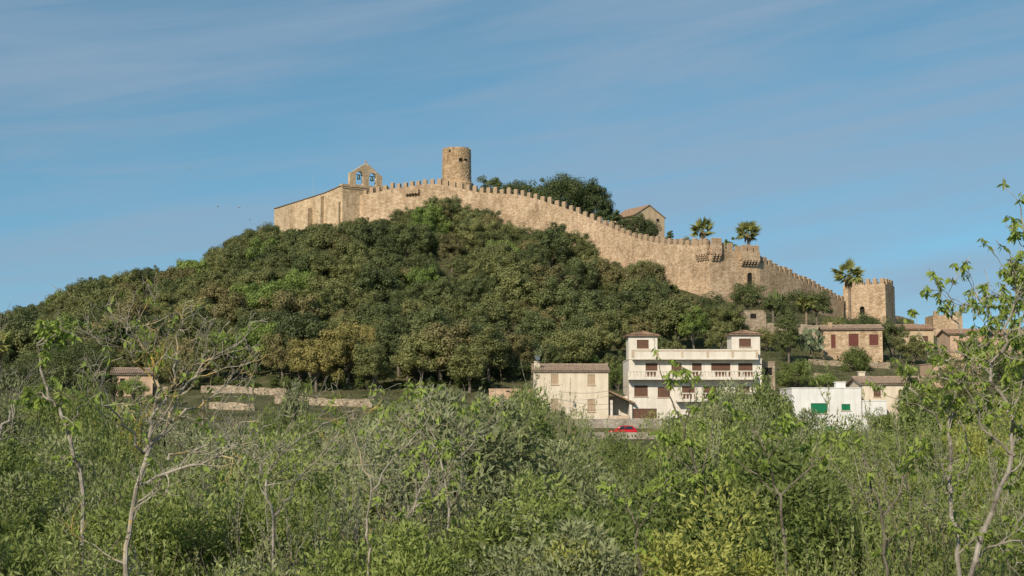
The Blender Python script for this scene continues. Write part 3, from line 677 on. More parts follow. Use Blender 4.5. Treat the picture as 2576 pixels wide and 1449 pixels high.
mb = MB(); loft(mb, [(1.0,cring(.74,.70,.9,.97)),(1.7,cring(.78,.62,.93,1.40)),(2.4,cring(.78,.63,.95,1.46)),(3.2,cring(.77,.6,.95,1.42)),(3.68,cring(.72,.62,.93,1.02))])
cab = mb.build('cabin', M['red'], car, True)
for sgn in (-1, 1):
    for (xa, xb, xc, xd) in ((1.38,2.22,2.22,1.78),(2.3,3.3,3.1,2.3)):
        y0, y1 = sgn*.795, sgn*.655; mb = MB()
        mb.add([(xa,y0,1.0),(xb,y0,1.0),(xc,y1,1.36),(xd,y1,1.36),(xa,y0-sgn*.05,1.0),(xb,y0-sgn*.05,1.0),(xc,y1-sgn*.05,1.36),(xd,y1-sgn*.05,1.36)], [(0,1,2,3),(4,7,6,5),(0,4,5,1),(1,5,6,2),(2,6,7,3),(3,7,4,0)])
        mb.build('side_window', M['glass'], cab)
    for x in (.75, 3.05):
        mb = MB(); mb.lathe([(.2,-.1),(.3,-.09),(.31,0),(.3,.09),(.2,.1)], 20); t_ = mb.build('wheel', M['rubber'], car, True); t_.location = (x, sgn*.74, .31); t_.rotation_euler = (PI/2, 0, 0)
        mb = MB(); mb.lathe([(.05,-.12),(.19,-.104),(.19,.104),(.05,.12)], 14); mb.build('rim', M['metal'], t_)
    mb = MB(); mb.box(.02, .14, sgn*.45-.12, sgn*.45+.12, .58, .70); mb.build('headlight', M['lampglass'], car)
    mb = MB(); mb.box(3.7, 3.79, sgn*.55-.1, sgn*.55+.1, .72, .92); mb.build('tail_light', M['maroon'], car)
for i, (a, b, lb) in enumerate((((1405,985,184.5),(1580,972,185.5),'upper thin black cable strung between cream house and villa'),((1400,1003,184.5),(1575,1012,185.5),'lower thin black cable strung between cream house and villa'))):
    A, Bb = at(*a), at(*b); mb = MB(); mb.tube([A.lerp(Bb, k/10)-Vector((0,0,.5*math.sin(PI*k/10)))-A for k in range(11)], .018, 4); o = mb.build('cable', M['cable']); o.location = A; tag(o, lb, 'cable')
pst = MB(); pst.tube([(0,0,-1),(.05,0,5.2)], [.13,.09], 7); pt = pst.build('post', M['palebark']); pt.location = at(508, 1118, 165); tag(pt, 'weathered wooden post in the field at the left', 'post')

# ------------------------------------------------------------------ gulls
def gull_mesh():
    st = [(-1,.03,.008,.02),( -.8,.09,.012,.07),(-.55,.13,.018,.12),(-.3,.16,.025,.13),(-.12,.2,.04,.07),(-.06,.36,.10,.0),(0,.46,.13,0),(.06,.36,.10,.0),(.12,.2,.04,.07),(.3,.16,.025,.13),(.55,.13,.018,.12),(.8,.09,.012,.07),(1,.03,.008,.02)]
    m = 10; mb = MB()
    for (u, c, t, z) in st:
        for k in range(m):
            th = 2*PI*k/m; yy = c*.5*math.cos(th); sweep = -.12*max(0, abs(u)-.4)
            mb.v.append((u*.75, yy+sweep+(.02 if abs(u) > .1 else 0), z*1.6+t*.7*math.sin(th)))
    for i in range(len(st)-1):
        for k in range(m):
            k2 = (k+1) % m; mb.f.append((i*m+k, i*m+k2, (i+1)*m+k2, (i+1)*m+k))
    mb.f.append(tuple(range(m))); mb.f.append(tuple((len(st)-1)*m+k for k in range(m)))
    o = mb.build('gull', M['gull'], None, True); me = o.data; bpy.data.objects.remove(o); return me
gm_ = gull_mesh()
for (px, py, Y, rz, rx, lb) in ((476,424,260,.3,.35,'lone gull flying highest at the left of the sky'),(548,520,290,-.5,.2,'gull flying at the far left of the lower four'),(602,522,280,.7,-.3,'gull flying left of its close neighbour above the ridge'),(623,521,285,.2,.4,'gull flying right of its close neighbour above the ridge'),(628,553,300,-.3,.1,'gull flying lowest just above the wooded ridge')):
    o = obj('gull', gm_); o.location = at(px, py, Y); o.rotation_euler = (rx*.4, rx, rz); tag(o, lb, 'gull')

# ------------------------------------------------------------------ vegetation
def unit(rng, n): return nrm(rng.normal(size=(n, 3)))
def crown_arr(seed, rx, rz_, zc, ncl, nl, leaf, cr=(.22,.36), zmin=-.5, asp=.7, upb=.3, coh=1.0, out=0.0):
    g = np.random.default_rng(seed); dirs = unit(g, ncl*3); dirs = dirs[dirs[:, 2] > zmin][:ncl]; n = len(dirs)
    ph = g.uniform(0, 6, 4); az = np.arctan2(dirs[:, 1], dirs[:, 0])
    lob = 1+.16*np.sin(2*az+ph[0])+.12*np.sin(3*az+ph[1]+2*dirs[:, 2])
    c = dirs*(g.uniform(.45, .95, n)*lob)[:, None]*np.array([rx, rx, rz_])+np.array([0, 0, zc])
    rc = g.uniform(cr[0], cr[1], n)*rx
    d = unit(g, n*nl); cc = np.repeat(c, nl, 0); rr = np.repeat(rc, nl)
    p = cc+d*(rr*g.uniform(.55, 1.08, n*nl))[:, None]*np.array([1, 1, .8])
    nn = nrm(d*coh+unit(g, n*nl)*.6+np.array([0, 0, upb])); t = nrm(np.cross(nn, unit(g, n*nl)))
    if out:
        t = nrm(t*(1-out)+d*out*.8+np.array([0, 0, out*.9])); nn = nrm(nn+unit(g, n*nl)*.5)
    L = leaf*g.uniform(.6, 1.3, n*nl)
    return leafq(p-t*L[:, None]*.5, t, nn, L, L*asp)
def trunk_mb(h, r, zc, rx, seed):
    rr = random.Random(seed); mb = MB(); mb.tube([(0,0,-.8),(rr.uniform(-.1,.1),rr.uniform(-.1,.1),h*.5),(rr.uniform(-.25,.25),rr.uniform(-.25,.25),h)], [r*1.3,r,r*.75], 7)
    for k in range(5):
        a = 2*PI*k/5+rr.uniform(-.4,.4); mb.tube([(0,0,h*.85),(math.cos(a)*rx*.3,math.sin(a)*rx*.3,h*.85+(zc-h)*.7+.3),(math.cos(a)*rx*.65,math.sin(a)*rx*.65,zc+rr.uniform(0,.6))], [r*.6,r*.4,r*.15], 5)
    return mb
crowns = {}; trunks = []
for v in range(6):
    t_ = trunk_mb(1.7, .16, 3.4, 2.8, v).build('trunk', M['bark']); trunks.append(t_.data); bpy.data.objects.remove(t_)
    V, Q = crown_arr(100+v, 2.75, 2.4, 3.3, 58, 190, .19, (.16,.34), -.7, .72, .4, 1.3)
    V = V*np.array([1, 1, 6.5/V[:, 2].max()])
    for kk in ('dark','olive','brown','bright','gold'): crowns[(v, kk)] = np_mesh('crown', V, Q, LM[kk])
def hill_tree(X, Y, z, sc, kind, v, name, label, group, rz):
    o = empty(name, (X, Y, z), label, 'tree', group, rz); o.scale = (sc*random.uniform(.95,1.2), sc*random.uniform(.95,1.2), sc)
    obj('trunk', trunks[v], o); obj('crown', crowns[(v, kind)], o); return o
tree_line = [(-200,800),(0,782),(110,746),(170,712),(250,687),(340,669),(420,665),(520,627),(600,575),(650,546),(684,548),(700,574),(760,562),(870,546),(960,538),(1040,509),(1100,486),(1140,490),(1220,528),(1330,562),(1360,568),(1410,543),(1450,578),(1490,628),(1560,658),(1640,648),(1690,709),(1750,740),(1830,760),(1900,786)]
ridgeY = [(-700,352),(690,360),(868,344),(1110,334),(1500,311),(1790,284),(1905,288)]
cand = []
px = -30
while px < 1760:
    Yr = lerp_line(ridgeY, px)-5-random.uniform(0, 5); X = X_of(px, Yr); z = hh(X, Yr)
    top = zat(lerp_line(tree_line, px)+random.uniform(-9, 11), Yr); sc = (top-z)/6.5
    if sc > .36: cand.append((X, Yr, z, min(sc, 1.4)))
    px += random.uniform(38, 54)
sp = 6.3
for Y in np.arange(203, 352, sp*.88):
    for X in np.arange(-115, 66, sp):
        x = X+random.uniform(-2.6, 2.6)+(sp/2 if int(Y/sp) % 2 else 0); y = Y+random.uniform(-2.2, 2.2); px = CX+F*x/y
        if px < -80 or px > 1860 or y > lerp_line(ridgeY, px)-8: continue
        if px > 1230 and y < 212: continue
        if px > 1560 and y < 226: continue
        if px > 1740 and y < 240: continue
        if 240 < px < 420 and y < 206: continue
        if y < 207 and px > 430 and px < 730: continue
        z = hh(x, y); sc = random.choice([random.uniform(.66, .9), random.uniform(.85, 1.15), random.uniform(1.05, 1.35), random.uniform(1.3, 1.65)]); lim = (zat(lerp_line(tree_line, px)+6, y)-z)/6.5
        if y < 214: sc = max(sc, 1.1)
        sc = min(sc, lim)
        if sc < .4: continue
        cand.append((x, y, z, sc))
cand.sort(key=lambda c: -c[3]/c[1])
nind = 0; stuffV = []; stuffQ = []; voff = 0
cnames = {'dark':'dark green','olive':'olive green','brown':'brownish green','bright':'bright green','gold':'golden brown'}
for (x, y, z, sc) in cand:
    px, py = pix(x, y, z+3*sc)
    r = random.random(); kind = 'dark' if r < .36 else 'olive' if r < .80 else 'brown' if r < .93 else 'bright'
    if abs(px-660) < 60 and abs(py-775) < 30: kind = 'bright'
    if (abs(px-890) < 38 or abs(px-790) < 30) and 860 < py < 960: kind = 'gold'
    if py > 900 and kind == 'brown' and px > 950: kind = 'dark'
    v = random.randrange(6); rz = random.uniform(0, 6.28)
    if nind < 298:
        zone = 'on the left ridge against the sky' if (px < 690 and y > 315) else 'high on the slope under the castle wall' if y > 285 else 'halfway up the wooded slope' if y > 240 else 'at the wooded foot of the hill'
        lb = f'{cnames[kind]} round crowned tree {zone}'
        hill_tree(x, y, z, sc, kind, v, 'oak_tree', lb, lb.replace('tree', 'trees'), rz); nind += 1
    else:
        V, Q = crown_arr(300+v, 2.75*sc, 2.3*sc, 3.2*sc, 50, 110, .22, (.18,.34), -.6, .72, .4, 1.3); stuffV.append(V+np.array([x, y, z])); stuffQ.append(Q+voff); voff += len(V)
if stuffV:
    o = obj('distant_wood', np_mesh('distant_wood', np.concatenate(stuffV), np.concatenate(stuffQ), LM['wood'])); tag(o, 'dense mass of far trees filling the upper wooded hillside', 'wood', kind='stuff')
n = 70000; gx = RG.uniform(-150, 120, n); gy = RG.uniform(150, 352, n); pxs = CX+F*gx/gy
ok = (gy < np.interp(pxs, [p[0] for p in ridgeY]+[2200], [p[1] for p in ridgeY]+[315])-3) & ~((pxs > 1225) & (pxs < 2360) & (gy < 206) & (gy > 170)) & ~((pxs > 430) & (pxs < 960) & (gy < 201) & (gy > 170) & (RG.uniform(size=n) < .6))
gx, gy = gx[ok], gy[ok]; gz = H(gx, gy)+RG.uniform(0, 1, len(gx))**2*1.1; nn = nrm(RG.normal(size=(len(gx), 3))+np.array([0, -.4, .9])); tt = nrm(np.cross(nn, RG.normal(size=(len(gx), 3)))); L = RG.uniform(.22, .5, len(gx))
V, Q = leafq(np.stack([gx, gy, gz], 1), tt, nn, L, L*.6)
tag(obj('undergrowth', np_mesh('undergrowth', V, Q, LM['under'])), 'low green undergrowth covering the hillside between trees', 'undergrowth', kind='stuff')

def special(name, label, px, pyb, pyt, Y, wpx, mat, ncl=70, nl=70, leaf=.4, asp=.7, zf=.56, cr=(.2,.32), flat=None, tr=.2, cat='tree', bark='bark'):
    s = Y/F; p = at(px, pyb, Y); h = (pyb-pyt)*s; rx = wpx*s/2; o = empty(name, p, label, cat)
    rzv = flat*h if flat else h*(1-zf)*.98; zc = h-rzv*.95
    nl = int(nl*1.8); leaf = leaf*.72; ncl = int(ncl*1.2)
    V, Q = crown_arr(int(px*7+pyt), rx, rzv, zc, ncl, nl, leaf, (cr[0]*.85, cr[1]*.95), -.6, asp, .4, 1.2)
    trunk_mb(max(zc*.55, .4), tr, zc, rx, int(px)).build('trunk', M[bark], o); obj('crown', np_mesh('crown', V, Q, LM[mat]), o); return o
special('pine_tree', 'broad dark pine tree rising behind the middle of castle wall', 1420, 590, 450, 346, 190, 'pine', 170, 110, .46, .7, flat=.38, tr=.4, cr=(.17,.26))
special('pine_tree', 'dark pine tree leaning lower right of the broad pine', 1498, 605, 462, 343, 110, 'pine', 90, 110, .46, .7, flat=.44, tr=.3)
special('tree', 'small dark tree beside the round tower behind the wall', 1236, 540, 442, 349, 74, 'dark', 60, 80, .42)
special('tree', 'low dark bush between the round tower and the broad pine', 1300, 540, 460, 349, 92, 'dark', 60, 80, .42)
special('tree', 'dark tree filling the gap left of the broad pine', 1345, 560, 456, 347, 84, 'pine', 60, 80, .42)
special('tree', 'rounded green tree in front of the ochre castle house', 1607, 640, 536, 322, 108, 'dark', 80, 90, .40)
special('tree', 'small dark tree left of the ochre castle house', 1540, 620, 525, 326, 56, 'pine', 46, 80, .38)
special('cypress_tree', 'small narrow cypress right of the ochre castle house', 1687, 640, 572, 318, 20, 'pine', 34, 60, .3, .5, flat=.48, cr=(.3,.5), tr=.1)
special('shrub', 'olive leafed shrub behind the wall left of two palms', 1727, 650, 590, 310, 44, 'olive', 30, 40, .4, .3)
special('shrub', 'light green shrub between the two castle palms', 1838, 660, 600, 310, 46, 'bright', 26, 50, .35)
special('cypress_tree', 'tall dark cypress above the right end of the villa', 1985, 935, 775, 225, 66, 'dark', 90, 90, .26, .6, flat=.49, cr=(.22,.4), tr=.2)
special('tree', 'dark bushy tree below the castle gate', 1880, 800, 712, 278, 100, 'dark', 60, 80, .32)
special('tree', 'dark green tree right of the tall cactus', 1995, 815, 735, 270, 100, 'dark', 60, 80, .32)
special('tree', 'dark tree in front of the castle wall left of slim palm', 2055, 810, 735, 280, 80, 'dark', 60, 80, .32)
special('shrub', 'dark shrub at the foot of the tall candelabra cactus', 1945, 800, 745, 262, 60, 'dark', 40, 60, .28)
special('tree', 'leafy green tree behind the left turret of the villa', 1712, 900, 745, 240, 110, 'olive', 60, 80, .3)
special('tree', 'fresh green tree behind the villa roof terrace', 1745, 905, 760, 232, 90, 'bright', 50, 70, .28)
special('tree', 'olive green tree behind the right turret of the villa', 1815, 905, 812, 222, 80, 'olive', 50, 70, .25)
special('tree', 'dark green tree in the middle behind the villa', 1790, 880, 765, 252, 110, 'dark', 60, 70, .3)
special('tree', 'brownish bare topped tree below the stone hut', 1858, 880, 800, 245, 70, 'brown', 36, 50, .28)
special('tree', 'olive tree between the stone hut and the tall cypress', 1925, 905, 822, 236, 80, 'olive', 50, 70, .26)
special('tree', 'dark tree just below the castle corner turret', 1770, 830, 742, 268, 110, 'dark', 60, 80, .3)
special('tree', 'olive tree between the castle corner and the stone hut', 1830, 840, 765, 258, 90, 'olive', 60, 80, .28)
special('tree', 'green tree on the terrace below the slim palm', 2100, 860, 800, 262, 90, 'olive', 50, 70, .28)
special('tree', 'dark low tree behind the maroon shuttered house', 2165, 860, 792, 268, 110, 'dark', 60, 70, .28)
special('shrub', 'low green shrub below the garden wall of the tower', 2010, 880, 840, 244, 90, 'dark', 40, 60, .24)
special('tree', 'bright garden tree in front of the maroon shuttered house', 2150, 985, 868, 222, 90, 'lentisk', 60, 80, .24)
special('tree', 'dark garden tree right of the maroon shuttered house', 2245, 930, 800, 238, 76, 'dark', 60, 80, .24)
special('tree', 'wide green garden tree right of the villa', 2000, 1000, 905, 205, 100, 'lentisk', 70, 80, .22)
special('shrub', 'green garden shrub above the white flat roofed house', 2078, 985, 940, 203, 70, 'bright', 50, 60, .2)
special('tree', 'green shrub below the square tower', 2190, 850, 800, 290, 90, 'dark', 50, 60, .3)
special('tree', 'dark tree behind the cream house left of the villa', 1555, 1010, 912, 207, 80, 'lentisk', 50, 80, .22)
special('tree', 'bright green tree above the cream house roof', 1455, 990, 850, 222, 110, 'bright', 60, 80, .25)
special('tree', 'rounded dark tree above the terrace left of the cream house', 1290, 985, 890, 214, 120, 'dark', 60, 80, .25)
special('tree', 'green tree right of the far castle block', 2450, 920, 845, 228, 80, 'lentisk', 50, 70, .24)
special('tree', 'tall olive tree in front of the tan house by the tower', 2300, 940, 836, 232, 70, 'olive', 60, 70, .24)
special('tree', 'dark tree in front of the far right houses', 2530, 1010, 880, 195, 130, 'dark', 80, 80, .22)
special('tree', 'olive tree at the far right beside the pale house', 2595, 960, 862, 215, 90, 'olive', 60, 80, .22)
special('tree', 'green tree half covering the pale roofed house on the right', 2320, 1095, 952, 172, 140, 'mid', 80, 80, .22)
special('tree', 'olive green tree half covering the low peach house', 2420, 1070, 900, 178, 150, 'olive', 80, 80, .22)
special('tree', 'dark bush in front of the low white extension', 2235, 1120, 1028, 165, 110, 'lentisk', 50, 80, .2)
special('tree', 'tall dark tree at the left behind the bare trees', 185, 1040, 855, 150, 190, 'dark', 90, 90, .2, tr=.2)
special('tree', 'dark tree at the left edge below the ridge', 30, 1040, 890, 165, 150, 'dark', 80, 90, .22)
special('tree', 'olive tree beside the small peach hut', 440, 1010, 885, 203, 130, 'olive', 70, 80, .24)
special('shrub', 'leafy green shrub in front of the small peach hut', 335, 1020, 950, 186, 86, 'bright', 50, 60, .2)
special('shrub', 'dark shrub at the left corner of the small peach hut', 285, 1020, 952, 187, 56, 'dark', 40, 60, .2)

# palms
def frond_me(L=1.2, R=1.4, nb=26):
    C = []; D = []; N = []; LL = []
    V = [(0,-.035,0),(0,.035,0),(L,.03,.0),(L,-.03,.0)]
    for k in range(nb):
        a = (k/(nb-1)-.5)*2*1.9; C.append((L,0,0)); D.append((math.cos(a), math.sin(a), -.35*abs(a)*.6-.15)); N.append((.5*math.cos(k*2.1),.7*math.sin(k*1.7),1)); LL.append(R*(1-.25*abs(a)/1.9)*(.85+.15*math.sin(k*3.3)))
    V2, Q2 = leafq(np.array(C), np.array(D), np.array(N), np.array(LL), .19)
    return np_mesh('frond', np.concatenate([np.array(V, float), V2]), np.concatenate([[[0,1,2,3]], Q2+4]), LM['palm'])
fm = frond_me()
def palm(label, px, pyb, pyc, Y, wpx, tr):
    s = Y/F; p = at(px, pyb, Y); h = (pyb-pyc)*s; o = empty('palm_tree', p, label, 'palm tree'); k = wpx*s/2/2.1
    mb = MB(); m = 26; mb.tube([(.15*math.sin(i/m*3), 0, -1+(h+1)*i/m) for i in range(m+1)], [tr*(1.25-.35*i/m)*(1.06 if i % 2 else .96) for i in range(m+1)], 10); mb.build('trunk', M['palmtrunk'], o)
    sk = MB(); g = random.Random(int(px))
    for i in range(50):
        a = g.uniform(0, 6.28); L = g.uniform(.6, 1.3)*k; z = h-g.uniform(.1, .8)*k; sk.tube([(tr*math.cos(a), tr*math.sin(a), z), ((tr+.3*k)*math.cos(a), (tr+.3*k)*math.sin(a), z-L*.45), ((tr+.22*k)*math.cos(a+.1), (tr+.22*k)*math.sin(a+.1), z-L)], [.03,.07,.02], 4)
    sk.build('dead_frond_skirt', M['deadfrond'], o)
    for i in range(34):
        f = obj('frond', fm, o); el = math.asin(g.uniform(-.4, .99)); f.location = (0.02, 0, h-.1)
        f.rotation_euler = (g.uniform(-.8, .8), -el, i*2.399+g.uniform(-.2, .2)); q = k*g.uniform(.8, 1.15); f.scale = (q, q*.85, q)
palm('left one of two fan palms behind the castle corner', 1768, 660, 577, 312, 62, .28)
palm('right one of two fan palms behind the castle corner', 1882, 670, 585, 306, 66, .28)
palm('tall slim fan palm in front of the square tower', 2137, 812, 692, 288, 80, .26)
palm('small palm among dark trees below the castle wall', 2027, 815, 762, 268, 50, .22)
palm('palm cut by the left edge of the photo', -12, 1050, 870, 120, 86, .22)
def cactus(label, px, pyb, pyt, Y, wpx, n):
    s = Y/F; o = empty('cactus', at(px, pyb, Y), label, 'cactus'); h = (pyb-pyt)*s; w = wpx*s/2; g = random.Random(int(px))
    for i in range(n):
        a = g.uniform(0, 6.28); r = w*math.sqrt(g.uniform(.02, 1)); hh_ = h*(1-.45*r/w)*g.uniform(.75, 1); x, y = r*math.cos(a), r*math.sin(a); mb = MB()
        mb.tube([(0,0,-.3),(x*.5,y*.5,h*.18),(x,y,h*.36),(x*1.04,y*1.04,hh_*.8),(x*1.04,y*1.04,hh_)], [.13,.15,.17,.16,.06], 8); mb.build('arm', LM['cactus'], o, True)
cactus('tall candelabra cactus with upright green arms below the castle wall', 1950, 790, 708, 268, 46, 22)
cactus('lower candelabra cactus behind the right turret of the villa', 1812, 875, 812, 230, 44, 16)
def pear(label, px, pyb, pyt, Y, wpx, n):
    s = Y/F; o = empty('prickly_pear', at(px, pyb, Y), label, 'cactus'); h = (pyb-pyt)*s; w = wpx*s/2; g = random.Random(int(px)); mb = MB(); m = 12
    for y in (-.05, .05):
        for k in range(m):
            th = 2*PI*k/m; mb.v.append((.36*math.cos(th)*(1+.15*math.sin(th)), y, .5+.5*math.sin(th)))
    mb.f += [tuple(range(m)), tuple(range(m, 2*m))]+[(k, (k+1) % m, m+(k+1) % m, m+k) for k in range(m)]
    q = mb.build('pad', LM['agave']); me = q.data; bpy.data.objects.remove(q)
    for i in range(n):
        a = g.uniform(0, 6.28); r = w*math.sqrt(g.random()); z = g.uniform(.05, .9)*h*(1-.4*r/w); f = obj('pad', me, o)
        f.location = (r*math.cos(a), r*math.sin(a), z); f.rotation_euler = (g.uniform(-.6, .6), g.uniform(-.5, .5), g.uniform(0, 6.28)); k = g.uniform(.55, .85); f.scale = (k, k, k)
    mb = MB(); mb.tube([(0,0,-.5),(.1,0,h*.3),(0,.1,h*.7)], [.2,.16,.1], 7); mb.build('stem', M['bark'], o)
pear('large prickly pear left of the maroon shuttered house', 2040, 890, 812, 228, 66, 95)

# ------------------------------------------------------------------ shrubs
def upright_shrub(seed, h, nst, ntw, nlf, L, W, spread, bend=.3, tw=(.10,.24), hang=0.0, lean_up=.25, rs=.014):
    g = np.random.default_rng(seed); mb = MB(); C = []; D = []
    for i in range(nst):
        az = g.uniform(0, 2*PI); le = spread*math.sqrt(g.uniform(.0, 1)); ln = h*g.uniform(.5, 1)*(1-.3*le/spread)
        d0 = np.array([math.cos(az)*le, math.sin(az)*le, 1.0]); d0 /= np.linalg.norm(d0)
        b0 = np.array([g.normal(0, .12), g.normal(0, .12), -.3]); pts = []
        wob = g.normal(0, .05, 3)*h
        for k in range(6):
            t = k/5; pts.append(b0+d0*(ln+.3)*t+wob*math.sin(t*PI)*.5+np.array([math.cos(az), math.sin(az), 0])*bend*le*t*t*h*.3)
        mb.tube([tuple(p) for p in pts], [rs*(1-.8*k/5) for k in range(6)], 3, False)
        for q in range(ntw):
            t = g.uniform(.18, 1)**.8; kk = min(int(t*5), 4); p = pts[kk]+(pts[kk+1]-pts[kk])*(t*5-kk)
            d = nrm(d0+g.normal(0, .48, 3)+np.array([0, 0, lean_up])); l2 = h*g.uniform(*tw)
            e = p+d*l2; m = p+d*l2*.5+g.normal(0, .02, 3)*h*.3
            mb.tube([tuple(p), tuple(m), tuple(e)], [rs*.35, rs*.28, rs*.14], 3, False)
            if nlf:
                ts = g.uniform(.05, 1, nlf)[:, None]; C.append(p+(e-p)*ts+g.normal(0, .008, (nlf, 3))); D.append(nrm(d*.75+unit(g, nlf)*.85+np.array([0, 0, -hang])))
    if C:
        C = np.concatenate(C); D = np.concatenate(D); N = nrm(unit(g, len(C))+np.array([-.2, -.35, .55])); l = L*g.uniform(.6, 1.25, len(C)); V, Q = leafq(C, D, N, l, W*l/L)
    else: V = Q = None
    return mb, V, Q
SH = {}
def reg(key, mb, V, Q, bark, leaf):
    hb = float(np.percentile(V[:, 2], 99.5)) if V is not None else max(p[2] for p in mb.v)
    so = mb.build('stems', M[bark], None, recalc=False); sm = so.data; bpy.data.objects.remove(so)
    SH.setdefault(key, []).append((sm, np_mesh('foliage', V, Q, LM[leaf]) if V is not None else None, hb))
for v in range(4):
    reg('willow', *upright_shrub(10+v, 3, 70, 19, 38, .060, .021, .62), 'bark', 'willow')
for v in range(3):
    reg('grey', *upright_shrub(30+v, 3, 62, 18, 34, .054, .018, .66), 'palebark', 'grey')
for v in range(3):
    reg('dry', *upright_shrub(40+v, 3, 54, 18, 12, .05, .018, .75, .5, (.12,.3), 0, .0), 'drybark', 'dry')
for v in range(2):
    reg('yellow', *upright_shrub(50+v, 3, 52, 15, 32, .058, .026, .62), 'bark', 'yellow')
for v in range(2):
    reg('fresh', *upright_shrub(60+v, 3, 40, 11, 18, .07, .027, .55, .4, (.1,.28), .6), 'bark', 'fresh')
for v in range(4):
    V, Q = crown_arr(70+v, 1.3, 1.3, 1.35, 95, 470, .064, (.13,.32), -.98, .32, .35, .8, .45)
    V2, Q2 = upright_shrub(170+v, 2.75, 34, 9, 26, .058, .02, .62)[1:]
    Vc = np.concatenate([V, V2]); Qc = np.concatenate([Q, Q2+len(V)])
    for kk, lf in (('lentisk','lentisk'), ('mid','mid'), ('lime','lime'), ('silver','grey')):
        mb, _, _ = upright_shrub(75+v, 2.6, 26, 6, 0, .1, .1, .5); reg(kk, mb, Vc, Qc, 'bark', lf)
for v in range(3):
    V, Q = crown_arr(80+v, 1.35, 1.45, 1.55, 70, 190, .125, (.16,.34), -.9, .55)
    for kk, bb_, ll in (('bushdark','bark','lentisk'),('bushgrey','palebark','grey'),('busholive','bark','mid')):
        mb, _, _ = upright_shrub(85+v, 2.6, 10, 3, 0, .1, .1, .5); reg(kk, mb, V, Q, bb_, ll)
desc = {'willow':'green narrow leaved shrub','grey':'grey green fine leaved shrub','dry':'dry brown twiggy shrub','yellow':'yellowish leaved shrub','fresh':'fresh green broad leaved shrub','lentisk':'dense dark green shrub','mid':'dense mid green shrub','lime':'dense yellow green shrub','silver':'dense grey green shrub','bushdark':'dark green rounded bush','bushgrey':'grey green rounded bush','busholive':'mid green rounded bush'}
def shrub(key, px, Y, pytop, wid=1.0, zone=''):
    X = X_of(px, Y); z = hh(X, Y); h = zat(pytop, Y)-z
    if h < .7: return
    sm, fm_, hb = random.choice(SH[key]); s = h/hb
    side = 'left' if px < 860 else 'middle' if px < 1720 else 'right'
    if key in ('lentisk', 'mid', 'lime', 'silver'): wid *= 1.35
    lb = f'{desc[key]} {zone} {side}'; o = empty('shrub', (X, Y, z), lb, 'shrub', lb, random.uniform(0, 6.28)); q = min(max(s, .75), 1.6)*wid; o.scale = (q, q, s)
    obj('stems', sm, o)
    if fm_: obj('foliage', fm_, o)
front = [(-200,1000),(0,1010),(150,985),(300,1005),(430,1036),(500,1050),(640,1054),(720,1050),(940,1044),(970,1012),(1060,990),(1200,1004),(1285,1006),(1330,980),(1400,1010),(1470,1044),(1505,1098),(1650,1108),(1700,1066),(1760,1016),(1800,982),(1870,956),(1930,968),(1990,1036),(2040,1072),(2090,1086),(2170,1088),(2260,1040),(2350,1010),(2600,990),(2800,990)]
def pick(ws):
    r = random.random()*sum(ws.values())
    for k, v_ in ws.items():
        r -= v_
        if r <= 0: return k
for px in range(540, 1250, 36):
    shrub('bushdark', px+random.uniform(-12, 12), 205.5+random.uniform(-1.5, 1), random.uniform(944, 962), .9, 'at the edge of the wood,')
for px, wv in ((455,.7),(560,.5),(648,.6),(735,.6),(790,.4),(850,.5),(925,.6)):
    shrub(random.choice(['busholive','bushdark']), px+random.uniform(-8, 8), 191 if px > 640 else 186, random.uniform(984, 1004), wv, 'beside the dry stone walls,')
def carclear(px, top, lo=1490, hi=1690): return max(top, 1113) if lo < px < hi else top
for Y, o0, o1, st in ((162,8,36,80),(140,4,42,88),(118,4,54,100),(96,4,60,112),(78,6,66,124)):
    px = -80+random.uniform(0, 60)
    while px < 2680:
        yy = Y*random.uniform(.95, 1.05); top = lerp_line(front, px)+random.uniform(o0, o1)
        if Y > 100 and 480 < px < 660: top = max(top, 1072)
        top = carclear(px, top, 1455, 1690)
        shrub(pick({'bushdark':3.2,'busholive':3.2,'bushgrey':2}), px, yy, top, .62 if 1400 < px < 1720 else 1.05, 'in the valley thicket,'); px += st*random.uniform(.7, 1.3)*(.7 if 1400 < px < 1720 else 1)
def mix(px):
    if px < 350: return {'yellow':2.2,'willow':2.6,'lentisk':1.6,'mid':2.4,'lime':2.2,'silver':.8,'dry':.2}
    if px < 900: return {'grey':2.2,'silver':2.0,'dry':.7,'willow':2.4,'lentisk':1.8,'mid':2.4,'lime':1.0}
    if px < 1500: return {'lentisk':2.4,'mid':2.4,'silver':1.8,'dry':1.2,'grey':1.6,'willow':2.2,'lime':1.0}
    return {'willow':4.2,'grey':1.6,'silver':1.5,'lentisk':1.8,'mid':2.4,'lime':1.4,'fresh':.5,'dry':.3}
def mound(px, Y): return 46*math.sin(px*.0105+Y*1.7)+34*math.sin(px*.026+Y*2.9)
for Y, o0, o1, st in ((60,4,70,120),(46,12,98,125),(36,24,138,140),(28,46,200,150),(22,80,255,165),(17.5,130,325,185),(14,195,390,205),(11.5,280,430,240)):
    px = -160+random.uniform(0, 100)
    while px < 2760:
        yy = Y*random.uniform(.94, 1.06); top = lerp_line(front, px)*.75+1030*.25+random.uniform(o0, o1)+mound(px, Y)*(1.0 if Y < 50 else .5)
        k = pick(mix(px)); wv = random.uniform(.62, .98)
        if random.random() < .15: top -= 45
        top = max(top, lerp_line(front, px)-6)
        top = carclear(px, top, 1460, 1700)
        if 430 < px < 960: top = max(top, 1048)
        elif 1985 < px < 2190: top = max(top, 1078)
        shrub(k, px, yy, top, wv*(.75 if 1400 < px < 1760 and Y > 25 else 1), 'in the foreground thicket,' if Y < 30 else 'in the middle of the thicket,'); px += st*random.uniform(.65, 1.3)
